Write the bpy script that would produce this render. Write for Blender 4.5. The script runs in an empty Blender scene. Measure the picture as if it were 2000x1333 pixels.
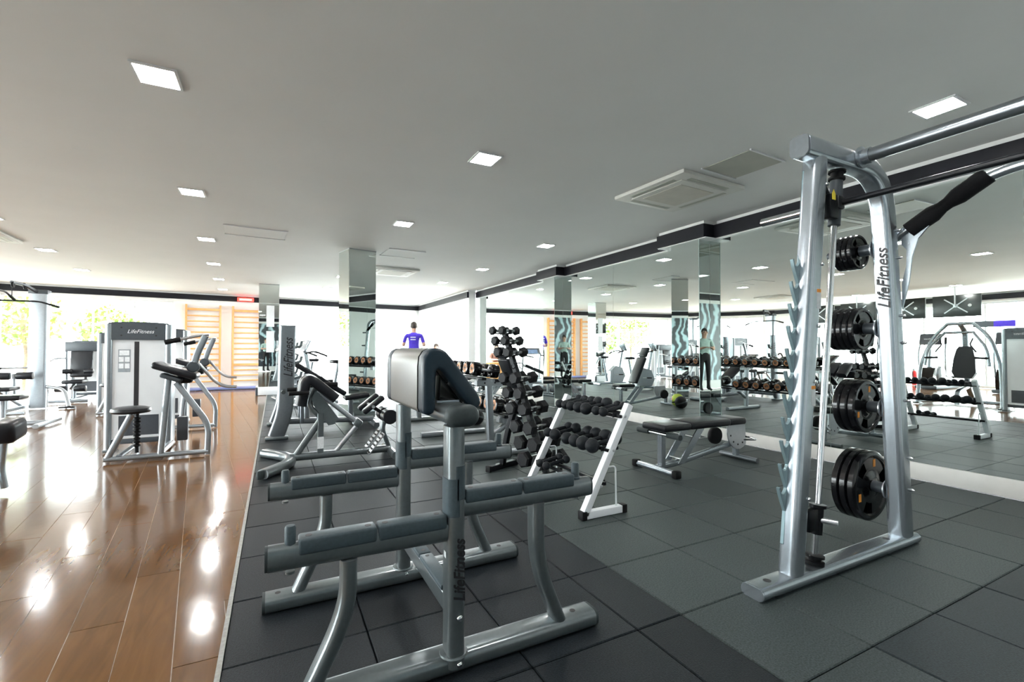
import bpy, bmesh, math, random
from mathutils import Vector, Matrix
random.seed(7)
SC = bpy.context.scene
COL = SC.collection
PI = math.pi

# ---------------------------------------------------------------- camera
cam_d = bpy.data.cameras.new('camera')
cam_d.sensor_width = 36.0
cam_d.lens = 908.0 / 2000.0 * 36.0
cam_d.clip_start = 0.02
cam = bpy.data.objects.new('camera', cam_d)
cam.location = (0, 0, 1.165)
cam.rotation_euler = (math.radians(90 + 0.978), 0, math.radians(-27.014))
COL.objects.link(cam)
SC.camera = cam

# ---------------------------------------------------------------- world, exposure
W = bpy.data.worlds.new('sky'); SC.world = W; W.use_nodes = True
bg = W.node_tree.nodes['Background']
bg.inputs[0].default_value = (0.93, 0.97, 1.0, 1); bg.inputs[1].default_value = 12.0
SC.view_settings.view_transform = 'Standard'; SC.view_settings.look = 'None'
SC.view_settings.exposure = 1.25; SC.view_settings.gamma = 1.0
SC.view_settings.use_curve_mapping = False
cy = SC.cycles
cy.use_denoising = True
cy.max_bounces = 10; cy.diffuse_bounces = 5; cy.glossy_bounces = 6; cy.transmission_bounces = 6; cy.transparent_max_bounces = 12
cy.sample_clamp_indirect = 4.0; cy.blur_glossy = 0.5
LAMP_W = 75.0
CEIL = 2.82

# ---------------------------------------------------------------- materials
MATS = {}
def mat(name, col, rough=0.5, metal=0.0, spec=0.5, noise=None, bump=None, emit=None, coat=0.0, rnd=0.0, sheen=0):
    m = bpy.data.materials.new(name); m.use_nodes = True
    nt = m.node_tree; b = nt.nodes['Principled BSDF']
    b.inputs['Base Color'].default_value = (*col, 1); b.inputs['Roughness'].default_value = rough
    b.inputs['Metallic'].default_value = metal; b.inputs['Specular IOR Level'].default_value = spec
    b.inputs['Coat Weight'].default_value = coat; b.inputs['Coat Roughness'].default_value = 0.06
    if emit:
        b.inputs['Emission Color'].default_value = (*emit[0], 1); b.inputs['Emission Strength'].default_value = emit[1]
    tc = None
    if noise or bump or rnd:
        tc = nt.nodes.new('ShaderNodeTexCoord')
    if noise:      # (scale, amount, detail)
        n = nt.nodes.new('ShaderNodeTexNoise'); n.inputs['Scale'].default_value = noise[0]; n.inputs['Detail'].default_value = noise[2]
        nt.links.new(tc.outputs['Object'], n.inputs['Vector'])
        r = nt.nodes.new('ShaderNodeMapRange'); r.inputs[1].default_value = 0.3; r.inputs[2].default_value = 0.7
        r.inputs[3].default_value = 1 - noise[1]; r.inputs[4].default_value = 1 + noise[1]
        nt.links.new(n.outputs['Fac'], r.inputs[0])
        out = r.outputs[0]
        if rnd:
            oi = nt.nodes.new('ShaderNodeObjectInfo'); r2 = nt.nodes.new('ShaderNodeMapRange')
            r2.inputs[3].default_value = 1 - rnd; r2.inputs[4].default_value = 1 + rnd
            nt.links.new(oi.outputs['Random'], r2.inputs[0])
            mu = nt.nodes.new('ShaderNodeMath'); mu.operation = 'MULTIPLY'
            nt.links.new(out, mu.inputs[0]); nt.links.new(r2.outputs[0], mu.inputs[1]); out = mu.outputs[0]
        mx = nt.nodes.new('ShaderNodeVectorMath'); mx.operation = 'SCALE'; mx.inputs[0].default_value = col
        nt.links.new(out, mx.inputs['Scale']); nt.links.new(mx.outputs[0], b.inputs['Base Color'])
    if bump:       # (scale, strength)
        n2 = nt.nodes.new('ShaderNodeTexNoise'); n2.inputs['Scale'].default_value = bump[0]; n2.inputs['Detail'].default_value = 3
        nt.links.new(tc.outputs['Object'], n2.inputs['Vector'])
        bp = nt.nodes.new('ShaderNodeBump'); bp.inputs['Strength'].default_value = bump[1]; bp.inputs['Distance'].default_value = 0.01
        nt.links.new(n2.outputs['Fac'], bp.inputs['Height']); nt.links.new(bp.outputs[0], b.inputs['Normal'])
    MATS[name] = m
    return m
mat('gunmetal', (0.150, 0.175, 0.183), 0.28, 0.6, noise=(60, .05, 2), coat=.35)
mat('gunmetal_rubber', (0.055, 0.075, 0.086), 0.42, spec=.16, noise=(90, .08, 2))
mat('silver', (0.41, 0.455, 0.495), 0.25, 0.85, noise=(50, .04, 2), coat=.4)
mat('dark_silver', (0.20, 0.22, 0.24), 0.28, 0.8, noise=(50, .04, 2), coat=.3)
mat('teal_plate', (0.22, 0.31, 0.335), 0.35, 0.4, noise=(40, .05, 2))
mat('chrome', (0.85, 0.86, 0.88), 0.08, 1.0, noise=(40, .02, 2))
mat('steel', (0.55, 0.57, 0.6), 0.3, 0.9, noise=(40, .03, 2))
mat('black_metal', (0.010, 0.011, 0.013), 0.35, 0.2, spec=.16, noise=(50, .1, 2))
mat('black_rubber', (0.008, 0.008, 0.009), 0.55, spec=.16, noise=(80, .15, 2), bump=(200, .05))
mat('black_gloss', (0.004, 0.004, 0.005), 0.16, noise=(20, .1, 2), coat=.2, spec=.3)
mat('hex_rubber', (0.008, 0.0085, 0.010), 0.45, spec=.16, noise=(60, .15, 2))
mat('neoprene', (0.010, 0.012, 0.015), 0.5, spec=.16, noise=(60, .15, 2))
mat('vinyl', (0.009, 0.010, 0.013), 0.30, spec=.3, noise=(40, .08, 2), bump=(300, .03))
mat('vinyl_blue', (0.010, 0.022, 0.033), 0.36, spec=.3, noise=(40, .08, 2), bump=(300, .04))
mat('vinyl_taupe', (0.115, 0.11, 0.10), 0.33, noise=(120, .10, 3), bump=(400, .05))
mat('seam_black', (0.006, 0.006, 0.007), 0.6, spec=.16, noise=(60, .1, 2))
mat('foam', (0.006, 0.006, 0.007), 0.75, spec=.16, noise=(100, .2, 2), bump=(300, .15))
mat('grey_rubber', (0.045, 0.056, 0.058), 0.5, spec=.16, noise=(80, .1, 2))
mat('white_paint', (0.78, 0.81, 0.84), 0.35, noise=(20, .02, 2))
mat('white_plastic', (0.72, 0.73, 0.74), 0.4, noise=(20, .02, 2))
mat('wall_white', (0.82, 0.82, 0.81), 0.6, noise=(3, .02, 3), bump=(60, .02))
mat('kerb_white', (0.70, 0.69, 0.66), 0.5, noise=(5, .05, 3))
mat('ceiling_paint', (0.72, 0.72, 0.71), 0.7, noise=(1.5, .02, 3), bump=(30, .02))
mat('trim_dark', (0.010, 0.010, 0.014), 0.45, spec=.16, noise=(8, .15, 3))
mat('rubber_seam', (0.005, 0.006, 0.0065), 0.8, noise=(40, .1, 2))
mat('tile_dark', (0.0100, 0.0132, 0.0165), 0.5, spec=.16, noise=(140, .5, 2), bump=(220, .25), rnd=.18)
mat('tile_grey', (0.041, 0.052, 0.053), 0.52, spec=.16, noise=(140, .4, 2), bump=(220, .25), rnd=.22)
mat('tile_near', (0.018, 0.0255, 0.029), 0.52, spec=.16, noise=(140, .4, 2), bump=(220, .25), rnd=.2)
mat('joint_highlight', (0.42, 0.35, 0.27), 0.5, noise=(30, .1, 2))  # pale beige standing in for bevel highlights along the plank joints
mat('edge_strip', (0.24, 0.24, 0.22), 0.4, noise=(60, .2, 3))
mat('mirror', (0.80, 0.86, 0.835), 0.0, 1.0, noise=(0.5, .01, 1))
mat('mirror_edge', (0.55, 0.68, 0.66), 0.15, 0.3, noise=(10, .05, 2))
mat('frost_panel', (0.66, 0.68, 0.70), 0.28, 0.0, noise=(6, .03, 2), coat=.5)
mat('tower_grey', (0.33, 0.36, 0.385), 0.3, 0.8, noise=(40, .04, 2), coat=.3)
mat('head_grey', (0.05, 0.06, 0.07), 0.4, 0.2, noise=(40, .05, 2))
mat('stack_dark', (0.05, 0.056, 0.066), 0.35, 0.2, noise=(30, .05, 2))
mat('copper', (0.40, 0.17, 0.085), 0.35, 0.6, noise=(60, .2, 3))
mat('wood_orange', (0.62, 0.30, 0.10), 0.4, noise=(12, .12, 3))
mat('yellow', (0.75, 0.6, 0.03), 0.5, noise=(30, .05, 2))
mat('orange', (0.80, 0.28, 0.02), 0.5, noise=(30, .05, 2))
mat('red', (0.65, 0.02, 0.02), 0.35, noise=(30, .05, 2))
mat('green_ball', (0.45, 0.55, 0.06), 0.5, noise=(30, .05, 2))
mat('label_paper', (0.75, 0.78, 0.8), 0.5, noise=(60, .1, 2))
mat('ink', (0.010, 0.010, 0.012), 0.5, noise=(60, .1, 2))
mat('purple_shirt', (0.07, 0.035, 0.52), 0.8, noise=(25, .1, 3))
mat('mat_blue', (0.10, 0.12, 0.26), 0.6, noise=(20, .05, 2))
mat('mint_shirt', (0.42, 0.56, 0.52), 0.8, noise=(25, .1, 3))
mat('black_cloth', (0.012, 0.012, 0.014), 0.85, noise=(25, .15, 3))
mat('brown_cloth', (0.16, 0.07, 0.05), 0.85, noise=(25, .15, 3))
mat('skin', (0.55, 0.33, 0.24), 0.5, noise=(20, .06, 3))
mat('hair', (0.03, 0.02, 0.015), 0.6, noise=(60, .3, 3))
mat('tv_black', (0.012, 0.016, 0.016), 0.3, noise=(20, .1, 2))
mat('leaf', (0.20, 0.34, 0.05), 0.55, noise=(6, .35, 3), rnd=.15)
mat('bark', (0.16, 0.11, 0.07), 0.8, noise=(20, .3, 3))
mat('paving', (0.55, 0.54, 0.50), 0.7, noise=(4, .1, 3))
mat('screen_blue', (0.30, 0.42, 0.60), 0.2, noise=(8, .2, 2))
mat('lamp_glow', (1, 1, 1), 0.5, noise=(5, .01, 1), emit=((1.0, 0.985, 0.96), LAMP_W))
mat('led_red', (0.5, 0.01, 0.01), 0.4, noise=(5, .01, 1), emit=((1.0, 0.03, 0.02), 3.0))
mat('ac_white', (0.62, 0.61, 0.57), 0.5, noise=(10, .03, 2))
mat('ac_grille', (0.50, 0.47, 0.41), 0.6, noise=(10, .05, 2))
mat('hatch_grey', (0.36, 0.36, 0.31), 0.5, noise=(4, .08, 2))

def wood_mat():
    m = bpy.data.materials.new('wood_plank'); m.use_nodes = True; nt = m.node_tree; b = nt.nodes['Principled BSDF']
    tc = nt.nodes.new('ShaderNodeTexCoord'); mp = nt.nodes.new('ShaderNodeMapping'); mp.inputs['Scale'].default_value = (14, 1.6, 1)
    oi = nt.nodes.new('ShaderNodeObjectInfo'); ad = nt.nodes.new('ShaderNodeVectorMath'); ad.operation = 'ADD'
    sc = nt.nodes.new('ShaderNodeMath'); sc.operation = 'MULTIPLY'; sc.inputs[1].default_value = 37.0
    nt.links.new(oi.outputs['Random'], sc.inputs[0])
    nt.links.new(tc.outputs['Object'], mp.inputs[0]); nt.links.new(mp.outputs[0], ad.inputs[0]); nt.links.new(sc.outputs[0], ad.inputs[1])
    n = nt.nodes.new('ShaderNodeTexNoise'); n.inputs['Scale'].default_value = 1.6; n.inputs['Detail'].default_value = 7; n.inputs['Distortion'].default_value = .8
    nt.links.new(ad.outputs[0], n.inputs['Vector'])
    cr = nt.nodes.new('ShaderNodeValToRGB')
    cr.color_ramp.elements[0].position = .3; cr.color_ramp.elements[0].color = (0.098, 0.045, 0.014, 1)
    cr.color_ramp.elements[1].position = .75; cr.color_ramp.elements[1].color = (0.148, 0.070, 0.024, 1)
    nt.links.new(n.outputs['Fac'], cr.inputs[0])
    mr = nt.nodes.new('ShaderNodeMapRange'); mr.inputs[3].default_value = .92; mr.inputs[4].default_value = 1.08
    nt.links.new(oi.outputs['Random'], mr.inputs[0])
    vs = nt.nodes.new('ShaderNodeVectorMath'); vs.operation = 'SCALE'
    nt.links.new(cr.outputs[0], vs.inputs[0]); nt.links.new(mr.outputs[0], vs.inputs['Scale']); nt.links.new(vs.outputs[0], b.inputs['Base Color'])
    b.inputs['Roughness'].default_value = 0.12; b.inputs['Specular IOR Level'].default_value = .3
    b.inputs['Coat Weight'].default_value = .0; b.inputs['Coat Roughness'].default_value = .09
    n2 = nt.nodes.new('ShaderNodeTexNoise'); n2.inputs['Scale'].default_value = 9; n2.inputs['Detail'].default_value = 3
    nt.links.new(tc.outputs['Object'], n2.inputs['Vector'])
    bp = nt.nodes.new('ShaderNodeBump'); bp.inputs['Strength'].default_value = .05; bp.inputs['Distance'].default_value = .01
    nt.links.new(n2.outputs['Fac'], bp.inputs['Height']); nt.links.new(bp.outputs[0], b.inputs['Normal'])
    MATS['wood_plank'] = m
wood_mat()
def glass_mat():
    m = bpy.data.materials.new('window_glass'); m.use_nodes = True; nt = m.node_tree
    nt.nodes.remove(nt.nodes['Principled BSDF']); out = nt.nodes['Material Output']
    t = nt.nodes.new('ShaderNodeBsdfTransparent'); t.inputs[0].default_value = (.97, .99, .98, 1)
    g = nt.nodes.new('ShaderNodeBsdfGlossy'); g.inputs['Roughness'].default_value = .02
    f = nt.nodes.new('ShaderNodeValue'); f.outputs[0].default_value = .04; mx = nt.nodes.new('ShaderNodeMixShader')
    nt.links.new(f.outputs[0], mx.inputs[0]); nt.links.new(t.outputs[0], mx.inputs[1]); nt.links.new(g.outputs[0], mx.inputs[2])
    nt.links.new(mx.outputs[0], out.inputs[0]); MATS['window_glass'] = m
glass_mat()
def mural_mat():
    m = bpy.data.materials.new('mural_print'); m.use_nodes = True; nt = m.node_tree; b = nt.nodes['Principled BSDF']
    tc = nt.nodes.new('ShaderNodeTexCoord'); w = nt.nodes.new('ShaderNodeTexWave'); w.inputs['Scale'].default_value = 1.0
    w.inputs['Distortion'].default_value = 14; w.inputs['Detail'].default_value = 3; w.inputs['Detail Scale'].default_value = .9
    nt.links.new(tc.outputs['Object'], w.inputs['Vector'])
    cr = nt.nodes.new('ShaderNodeValToRGB'); cr.color_ramp.elements[0].position = .42; cr.color_ramp.elements[0].color = (.003, .012, .02, 1)
    cr.color_ramp.elements[1].position = .92; cr.color_ramp.elements[1].color = (.45, .62, .68, 1)
    nt.links.new(w.outputs['Fac'], cr.inputs[0]); nt.links.new(cr.outputs[0], b.inputs['Base Color']); b.inputs['Roughness'].default_value = .4
    MATS['mural_print'] = m
mural_mat()

# ---------------------------------------------------------------- mesh helpers
def V(*a): return Vector(a if len(a) > 1 else a[0])
_boxcache = {}
class MB:
    def __init__(s): s.v = []; s.f = []
    def add(s, vs, fs):
        n = len(s.v); s.v += [tuple(x) for x in vs]; s.f += [tuple(i + n for i in f) for f in fs]; return s
    def box(s, c, d, bev=0.0, seg=2, R=None):
        key = (round(d[0], 5), round(d[1], 5), round(d[2], 5), bev, seg)
        if key not in _boxcache:
            bm = bmesh.new(); bmesh.ops.create_cube(bm, size=1)
            for v in bm.verts: v.co = Vector((v.co.x * d[0], v.co.y * d[1], v.co.z * d[2]))
            if bev > 0: bmesh.ops.bevel(bm, geom=list(bm.edges), offset=min(bev, min(d) * .49), segments=seg, profile=.5, affect='EDGES', clamp_overlap=True)
            bm.verts.index_update()
            _boxcache[key] = ([v.co.copy() for v in bm.verts], [tuple(v.index for v in f.verts) for f in bm.faces]); bm.free()
        vs, fs = _boxcache[key]
        c = Vector(c)
        return s.add([((R @ v) if R else v) + c for v in vs], fs)
    def bx(s, x0, x1, y0, y1, z0, z1, bev=0.0, seg=2):
        return s.box(((x0 + x1) / 2, (y0 + y1) / 2, (z0 + z1) / 2), (abs(x1 - x0), abs(y1 - y0), abs(z1 - z0)), bev, seg)
    def tube(s, pts, prof, nrm=None, bend=0.0, cap=True, k=6):
        pts = [Vector(p) for p in pts]
        if isinstance(prof, (int, float)): prof = circ(prof)
        if bend > 0 and len(pts) > 2:
            np_ = [pts[0]]
            for i in range(1, len(pts) - 1):
                a, b, c = pts[i - 1], pts[i], pts[i + 1]
                r1 = min(bend, (a - b).length * .48); r2 = min(bend, (c - b).length * .48)
                p0 = b + (a - b).normalized() * r1; p1 = b + (c - b).normalized() * r2
                for j in range(k + 1):
                    t = j / k; np_.append(p0 * (1 - t) ** 2 + b * 2 * t * (1 - t) + p1 * t * t)
            np_.append(pts[-1]); pts = np_
        n = len(pts); m = len(prof)
        if nrm is None:
            t0 = (pts[1] - pts[0]).normalized(); nrm = None
            for i in range(1, n - 1):
                cr = (pts[i] - pts[i - 1]).cross(pts[i + 1] - pts[i])
                if cr.length > 1e-6: nrm = cr.normalized(); break
            if nrm is None: nrm = Vector((0, 0, 1)) if abs(t0.z) < .9 else Vector((0, 1, 0))
        N0 = Vector(nrm); rings = []
        for i, p in enumerate(pts):
            if i == 0: t = pts[1] - pts[0]
            elif i == n - 1: t = pts[-1] - pts[-2]
            else: t = (pts[i + 1] - pts[i]).normalized() + (pts[i] - pts[i - 1]).normalized()
            t.normalize(); sd = t.cross(N0)
            if sd.length < 1e-4: sd = t.cross(Vector((1, 0, 0)))
            sd.normalize(); up = sd.cross(t).normalized()
            sc = 1.0
            if 0 < i < n - 1:
                cs = t.dot((pts[i + 1] - pts[i]).normalized()); sc = 1 / max(cs, .5)
            rings.append([p + sd * (a * sc) + up * b for a, b in prof])
        vs = [q for r in rings for q in r]; fs = []
        for i in range(n - 1):
            for j in range(m):
                j2 = (j + 1) % m; fs.append((i * m + j, (i + 1) * m + j, (i + 1) * m + j2, i * m + j2))
        if cap: fs.append(tuple(range(m))); fs.append(tuple(reversed(range((n - 1) * m, n * m))))
        return s.add(vs, fs)
    def cyl(s, a, b, r, n=16, r2=None):
        a = Vector(a); b = Vector(b); d = b - a
        return s.lathe([(r, 0), (r if r2 is None else r2, d.length)], a, d, n)
    def lathe(s, prof, o=(0, 0, 0), d=(0, 0, 1), n=24, closed=False):
        o = Vector(o); d = Vector(d).normalized(); a = d.orthogonal().normalized(); b = d.cross(a); m = len(prof)
        vs = []
        for r, z in prof:
            for j in range(n):
                t = 2 * PI * j / n; vs.append(o + d * z + (a * math.cos(t) + b * math.sin(t)) * r)
        fs = []
        for i in range(m - 1 if not closed else m):
            i2 = (i + 1) % m
            for j in range(n):
                j2 = (j + 1) % n; fs.append((i * n + j, i * n + j2, i2 * n + j2, i2 * n + j))
        if not closed:
            if prof[0][0] > 1e-5: fs.append(tuple(reversed(range(n))))
            if prof[-1][0] > 1e-5: fs.append(tuple(range((m - 1) * n, m * n)))
        return s.add(vs, fs)
    def ball(s, c, r, n=14, sc=(1, 1, 1)):
        prof = [(max(1e-6, r * math.sin(PI * i / n)), -r * math.cos(PI * i / n)) for i in range(n + 1)]
        k = len(s.v); s.lathe(prof, (0, 0, 0), (0, 0, 1), n + 4)
        for i in range(k, len(s.v)): s.v[i] = (s.v[i][0] * sc[0] + c[0], s.v[i][1] * sc[1] + c[1], s.v[i][2] * sc[2] + c[2])
        return s
    def prism(s, outline, o, ux, uy, th):
        o = Vector(o); ux = Vector(ux); uy = Vector(uy); nz = ux.cross(uy).normalized() * (th / 2); n = len(outline)
        vs = [o + ux * a + uy * b - nz for a, b in outline] + [o + ux * a + uy * b + nz for a, b in outline]
        fs = [tuple(reversed(range(n))), tuple(range(n, 2 * n))] + [(i, (i + 1) % n, n + (i + 1) % n, n + i) for i in range(n)]
        return s.add(vs, fs)
    def build(s, name, m, parent=None, smooth=True, ang=38, off=None):
        if off is not None:
            s.v = [(x - off[0], y - off[1], z - off[2]) for x, y, z in s.v]
        me = bpy.data.meshes.new(name); me.from_pydata(s.v, [], s.f); me.validate()
        bm = bmesh.new(); bm.from_mesh(me); bmesh.ops.recalc_face_normals(bm, faces=bm.faces); bm.to_mesh(me); bm.free()
        if smooth:
            for p in me.polygons: p.use_smooth = True
            me.set_sharp_from_angle(angle=math.radians(ang))
        me.materials.append(MATS[m])
        o = bpy.data.objects.new(name, me); COL.objects.link(o)
        if parent is not None: o.parent = parent
        return o
def circ(r, n=14): return [(r * math.cos(2 * PI * i / n), r * math.sin(2 * PI * i / n)) for i in range(n)]
def rrect(w, h, r=None, k=4):
    r = min(w, h) / 2 * .98 if r is None else min(r, min(w, h) / 2 * .99); out = []
    for cx, cy_, a0 in ((w / 2 - r, h / 2 - r, 0), (-w / 2 + r, h / 2 - r, 90), (-w / 2 + r, -h / 2 + r, 180), (w / 2 - r, -h / 2 + r, 270)):
        for i in range(k + 1):
            a = math.radians(a0 + 90 * i / k); out.append((cx + r * math.cos(a), cy_ + r * math.sin(a)))
    return out
def tag(o, label=None, cat=None, group=None, kind=None):
    if label: o['label'] = label
    if cat: o['category'] = cat
    if group: o['group'] = group
    if kind: o['kind'] = kind
    return o
def thing(name, label, cat, loc=(0, 0, 0), rz=0.0, group=None):
    o = bpy.data.objects.new(name, None); COL.objects.link(o); o.empty_display_size = .1
    o.location = loc; o.rotation_euler = (0, 0, math.radians(rz)); return tag(o, label, cat, group)
def dup(root, loc=None, rz=None, label=None, group=None, parent=None):
    c = root.copy(); COL.objects.link(c)
    if parent is not None: c.parent = parent
    if loc is not None: c.location = loc
    if rz is not None: c.rotation_euler = (0, 0, math.radians(rz))
    if label: c['label'] = label
    if group: c['group'] = group
    for ch in root.children: dup(ch, parent=c)
    return c
def RZ(a): return Matrix.Rotation(math.radians(a), 3, 'Z')
def RY(a): return Matrix.Rotation(math.radians(a), 3, 'Y')
def RX(a): return Matrix.Rotation(math.radians(a), 3, 'X')
def text(body, name, size, mat_, parent, mtx, shear=.25, extr=.0006, sx=1.0, align='LEFT', bold=0.0):
    cu = bpy.data.curves.new(name, 'FONT'); cu.body = body; cu.size = size; cu.shear = shear; cu.extrude = extr; cu.align_x = align
    cu.align_y = 'CENTER'; cu.offset = bold; cu.materials.append(MATS[mat_])
    tmp = bpy.data.objects.new('tmp_text', cu); me = bpy.data.meshes.new_from_object(tmp); bpy.data.objects.remove(tmp); me.name = name
    if not me.materials: me.materials.append(MATS[mat_])
    o = bpy.data.objects.new(name, me); COL.objects.link(o); o.parent = parent
    o.matrix_local = mtx @ Matrix.Diagonal((sx, 1, 1, 1)); return o
def frame(o, ux, uy):
    ux = Vector(ux).normalized(); uy = Vector(uy).normalized(); uz = ux.cross(uy)
    return Matrix(((ux.x, uy.x, uz.x, o[0]), (ux.y, uy.y, uz.y, o[1]), (ux.z, uy.z, uz.z, o[2]), (0, 0, 0, 1)))
ORD = ['first', 'second', 'third', 'fourth', 'fifth', 'sixth', 'seventh', 'eighth', 'ninth', 'tenth', 'eleventh', 'twelfth', 'thirteenth', 'fourteenth', 'fifteenth']
def struct(mb, name, m, parent=None, **k):
    o = mb.build(name, m, parent, **k)
    if parent is None: o['kind'] = 'structure'
    return o
def xf(mb, M):
    mb.v = [tuple(M @ Vector(p)) for p in mb.v]; return mb

# ================================================================ SETTING
XM = 5.12; XE = -0.17; YB = -1.0
floor = struct(MB().bx(-8.7, 5.4, YB - .2, 18.2, -.14, -.03), 'floor', 'rubber_seam')
# rubber tiles
cols = [(-.165, .35), (.35, .85), (.85, 1.35), (1.35, 1.6)] + [(1.6 + .5 * i, 2.1 + .5 * i) for i in range(6)] + [(4.6, 5.10)]
tile_mesh = {}
far_tiles = MB()
for (x0, x1) in cols:
    for r in range(-2, 35):
        y0 = r * .5; g = .0022; w = round(x1 - x0, 4)
        if y0 >= 11:
            far_tiles.bx(x0 + g, x1 - g, y0 + g, y0 + .5 - g, -.03, 0.0); continue
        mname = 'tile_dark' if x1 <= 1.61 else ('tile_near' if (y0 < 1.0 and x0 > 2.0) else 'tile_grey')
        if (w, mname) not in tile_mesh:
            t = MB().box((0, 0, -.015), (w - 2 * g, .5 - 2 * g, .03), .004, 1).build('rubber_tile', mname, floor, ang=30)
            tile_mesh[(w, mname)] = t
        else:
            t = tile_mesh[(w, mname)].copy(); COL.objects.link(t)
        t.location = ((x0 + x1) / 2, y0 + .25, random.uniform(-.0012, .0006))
tag(far_tiles.build('rubber_tile', 'tile_grey', floor), kind='stuff')
MB().bx(XE - .012, XE + .006, YB, 17.2, -.03, .002).build('edge_strip', 'edge_strip', floor)
# wood planks
def clip(poly, xmax):
    out = []
    for i in range(len(poly)):
        a = poly[i]; b = poly[(i + 1) % len(poly)]
        ia = a[0] <= xmax; ib = b[0] <= xmax
        if ia: out.append(a)
        if ia != ib:
            t = (xmax - a[0]) / (b[0] - a[0]); out.append((xmax, a[1] + t * (b[1] - a[1])))
    return out
planks = []
PW, PL, SH = .183, 1.372, -.122
for k in range(-12, 46):
    st = (k * 2 % 3) * .457 + .74 - PL * 2
    y = st
    while y < 17.6:
        ya, yb = max(y, YB), min(y + PL, 17.4)
        if yb - ya > .05:
            f = lambda yy, kk: -.238 - PW * kk + SH * (yy - 2.86)
            poly = clip([(f(ya, k + 1), ya), (f(ya, k), ya), (f(yb, k), yb), (f(yb, k + 1), yb)], XE - .012)
            if len(poly) >= 3 and min(p[0] for p in poly) > -8.6:
                cx = sum(p[0] for p in poly) / len(poly); cy_ = sum(p[1] for p in poly) / len(poly)
                inview = cx > -.42 * cy_ - .4 and cy_ > .8
                planks.append(((0 if inview else 1), cx * cx + cy_ * cy_, poly, cx, cy_))
        y += PL
planks.sort(key=lambda p: (p[0], p[1]))
rest = MB()
for i, (_, _, poly, cx, cy_) in enumerate(planks):
    ins = []
    for (x, y) in poly:
        ins.append((cx + (x - cx) * (1 - .0022 / max(.03, abs(x - cx))), cy_ + (y - cy_) * (1 - .0022 / max(.03, abs(y - cy_)))))
    if i < 290:
        o = MB().prism([(x - cx, y - cy_) for x, y in ins], (0, 0, -.021), (1, 0, 0), (0, 1, 0), .018).build('wood_plank', 'wood_plank', floor, smooth=False)
        o.location = (cx, cy_, 0)
    else:
        rest.prism(ins, (0, 0, -.021), (1, 0, 0), (0, 1, 0), .018)
MB().bx(-8.6, XE - .0125, YB, 17.4, -.0295, -.0145).build('joint_highlight_slab', 'joint_highlight', floor, smooth=False)  # added slab under the planks; its pale colour paints highlights into the joints
tag(rest.build('wood_plank', 'wood_plank', floor, smooth=False), kind='stuff')

ceiling = struct(MB().bx(-8.7, 5.4, YB - .2, 17.9, CEIL, CEIL + .15), 'ceiling', 'ceiling_paint')
# ---- right wall: mirrors on a kerb, two pillars
wr = struct(MB().bx(XM + .02, XM + .2, YB - .1, 12.3, 0, CEIL), 'wall_right', 'wall_white')
MB().bx(XM, XM + .02, YB, 12.2, 0, .148, .003).build('kerb', 'kerb_white', wr)
PIL = [(4.285, 4.759), (7.811, 8.246)]
edges = [(-1, 1.385), (1.385, 2.80), (2.80, 4.285), (4.759, 6.257), (6.257, 7.811), (8.246, 10.2), (10.2, 12.2)]
for a, b in edges:
    MB().bx(XM + .006, XM + .0195, a + .002, b - .002, .15, 2.597).build('mirror_panel', 'mirror', wr, smooth=False)
for (a, b) in PIL:
    xf_ = 4.925
    MB().bx(xf_ + .012, XM + .02, a + .012, b - .012, 0, CEIL).build('pillar_core', 'wall_white', wr, smooth=False)
    MB().bx(xf_, xf_ + .012, a, b, .012, 2.597).build('mirror_panel', 'mirror', wr, smooth=False)
    MB().bx(xf_ + .0125, XM + .005, a, a + .012, .012, 2.597).build('mirror_panel', 'mirror', wr, smooth=False)
    MB().bx(xf_ + .0125, XM + .005, b - .012, b, .012, 2.597).build('mirror_panel', 'mirror', wr, smooth=False)
    MB().bx(xf_ - .002, xf_ + .002, a - .003, a + .001, .012, 2.597).build('corner_bead', 'mirror_edge', wr, smooth=False)
# trims (dark band, pale strip below, cove above)
def band(name, segs):
    t = struct(MB(), name, 'trim_dark') if False else None
    mb = MB(); st = MB(); cv = MB()
    for (x0, x1, y0, y1) in segs:
        mb.bx(x0, x1, y0, y1, 2.607, 2.775, .002, 1); st.bx(x0 + .03, x1, y0 - .004, y1 + .004, 2.596, 2.6068); cv.bx(x0 + .03, x1, y0 + .02, y1 - .02, 2.7752, CEIL)
    o = struct(mb, name, 'trim_dark', ang=20)
    st.build('light_strip', 'white_plastic', o); cv.build('cove', 'wall_white', o)
    return o
XT = 5.06
band('trim_1', [(XT, 5.14, -1, 4.16), (4.87, 5.14, 4.1602, 4.98), (XT, 5.14, 4.9802, 7.67), (4.87, 5.14, 7.6702, 8.44), (XT, 5.14, 8.4402, 12.2)])
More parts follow.
